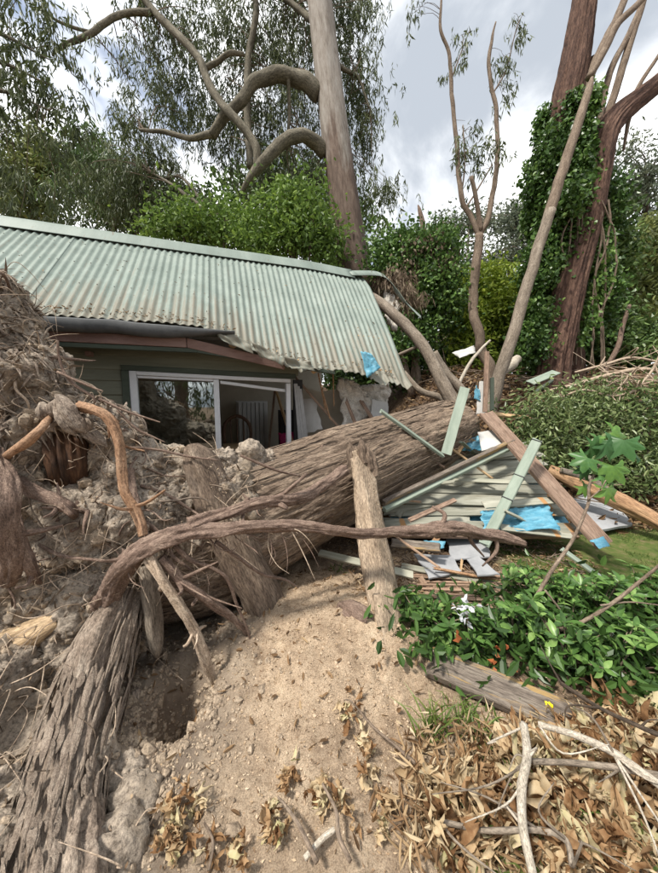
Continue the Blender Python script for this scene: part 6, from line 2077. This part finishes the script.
# shredded dry straw, bark strips and grass among the leaves: past counting
n = 1700
pp = np.array([PG(rng.uniform(400, 672), rng.uniform(735, 885)) for _ in range(n)])
keep = np.array([not (p[0] < .75 and p[1] > 1.35) for p in pp])
pp = pp[keep]
mb = MB()
put_leaves(mb, pp + np.array([0, 0, 1]) * rng.uniform(.0, .09, len(pp))[:, None], unit(rng.normal(size=(len(pp), 3)) * np.array([1, 1, .45])), .085, .011, rng.uniform(.15, 1, len(pp)), True, .5)
kind(tag(mb.build('dry_straw', M['dry_litter'], None), 'shredded straw-coloured bark and leaf strips among the dead branches', 'leaf litter'), 'stuff')
for k, (px, py) in enumerate([(470, 850), (560, 800), (600, 830), (520, 870), (640, 850), (500, 780)]):
    tuft(px, py, 34, .11, ['green grass sprouting among dry leaves at the lower left of the heap', 'green grass between the two grey dead branches', 'green grass right of the pale lichen-spotted branch', 'green grass at the bottom edge below the pale branch', 'green grass in the bottom right corner of the heap', 'green grass at the upper left of the dry heap'][k], .06)
# withered twigs on the soil, small curled leaves
for k, (l, lab, pl) in enumerate([
    ([(416, 772, 1.6, 1.42), (395, 745, 1.3, 1.5), (372, 722, 1.1, 1.58), (352, 704, .8, 1.64), (344, 703, .5, 1.64)], 'withered twig with hanging brown leaves reaching over the sand', [(347, 712), (352, 722), (360, 738), (366, 745), (372, 752), (345, 708), (350, 716), (368, 772), (366, 778)]),
    ([(318, 873, 1.8, 1.1), (300, 840, 1.6, 1.2), (285, 815, 1.2, 1.28), (278, 805, .8, 1.32)], 'withered twig at the bottom left of the sand with curled leaves', [(270, 822), (275, 830), (268, 838), (276, 842), (290, 782), (288, 776), (268, 814)]),
    ([(350, 880, 1.6, 1.1), (338, 845, 1.8, 1.18), (335, 822, 1.5, 1.25), (322, 795, 1, 1.33)], 'grey withered twig at the bottom middle', [(318, 790), (322, 800), (320, 806), (340, 815), (352, 830), (384, 800), (382, 808), (386, 816), (380, 824), (372, 838), (345, 800), (330, 812)]),
    ([(305, 868, 2, 1.1), (322, 850, 2.2, 1.16), (335, 838, 2, 1.2)], 'pale broken stick at the bottom middle', []),
    ([(210, 880, 1.2, 1.05), (214, 850, 1.2, 1.12), (205, 830, .9, 1.2)], 'withered twig at the bottom left beside the buttress root', [(170, 820), (178, 812), (184, 830), (172, 838), (186, 842), (176, 850), (192, 820), (168, 846), (182, 860), (196, 812), (205, 860), (160, 865), (188, 800), (230, 860), (240, 850)]),
]):
    t = thing('withered_twig', lab, 'twig', PG(l[0][0], l[0][1]), 'withered twigs on the sand')
    pts = [PG(a, b, .03 + .05 * (1 if k < 3 else .3)) for a, b, w, y in l]
    MB().add(**tube(pts, [w * .0045 for a, b, w, y in l], nseg=7, sub=7, seed=k, amp=.1, wob=1.)).build('stem', M['brown_twig'] if k != 3 else M['pale_twig'], t, True)
    for (px, py) in pl:
        for q in range(4):
            p = PG(px + rng.normal() * 4, py + rng.normal() * 5, .02 + rng.uniform(0, .05))
            place(dl2[rng.integers(8)], 'leaf', p, np.array([rng.normal() * .6, rng.normal() * .4, -.4 + rng.normal() * .5]), t, rng.uniform(-3, 3), rng.uniform(.6, 1.3))
# bare pale branches lying over the thicket
for k, (l, lab) in enumerate([([(545, 392, 1.6, 5.2), (575, 385, 1.8, 5.1), (605, 376, 2, 5.0), (635, 370, 2, 4.9), (670, 372, 2, 4.8)], 'pale bare branch lying across the top of the thicket'),
                              ([(600, 380, 1.2, 5.0), (620, 384, 1.2, 4.95), (645, 380, 1.4, 4.9), (668, 384, 1.2, 4.8)], 'second pale bare branch just under the top one on the thicket'),
                              ([(560, 398, 1, 4.9), (585, 390, 1.2, 4.8), (612, 396, 1.1, 4.7), (640, 390, .8, 4.6)], 'thin pale branch sagging over the middle of the thicket'),
                              ([(575, 372, 1, 5.6), (600, 366, 1.3, 5.5), (630, 358, 1.2, 5.4), (660, 362, 1, 5.3)], 'thin pale branch highest behind the thicket'),
                              ([(620, 400, 1, 4.6), (640, 385, 1.2, 4.6), (655, 365, 1, 4.7), (662, 350, .7, 4.7)], 'thin pale branch rising at the right edge of the thicket'),
                              ([(500, 372, 4.5, 6.4), (508, 366, 5, 6.5), (517, 358, 4, 6.6)], 'pale stub of sawn wood behind the slim forked tree'),
                              ([(602, 375, 2, 7.0), (615, 352, 2.2, 7.0), (622, 330, 2, 7.0), (630, 305, 1.4, 7.0)], 'crooked brown branch standing right of the giant red trunk'),
                              ([(458, 386, 1.6, 5.6), (468, 366, 1.6, 5.7), (480, 350, 1.4, 5.8), (490, 340, 1, 5.9)], 'pale dead stick leaning behind the wreckage')]):
    mt = M['root_bark'] if 'crooked' in lab else M['root_pale'] if k < 5 else M['pale_twig']
    pts = [P(a, b, y) for a, b, w, y in l]
    o = MB().add(**pxtube(l, nseg=8, sub=7, amp=.12, seed=k + 300, wob=.8)).build('bare_branch', mt, None, True, loc=pts[0])
    tag(o, lab, 'branch')
    if k < 5:
        for q in range(6):
            f = pts[rng.integers(1, len(pts))]
            MB().add(**tube([f, f + rng.normal(size=3) * .15, f + rng.normal(size=3) * .3], [.012, .008, .003], nseg=5, sub=4, seed=q)).build('side_twig', mt, o, True)
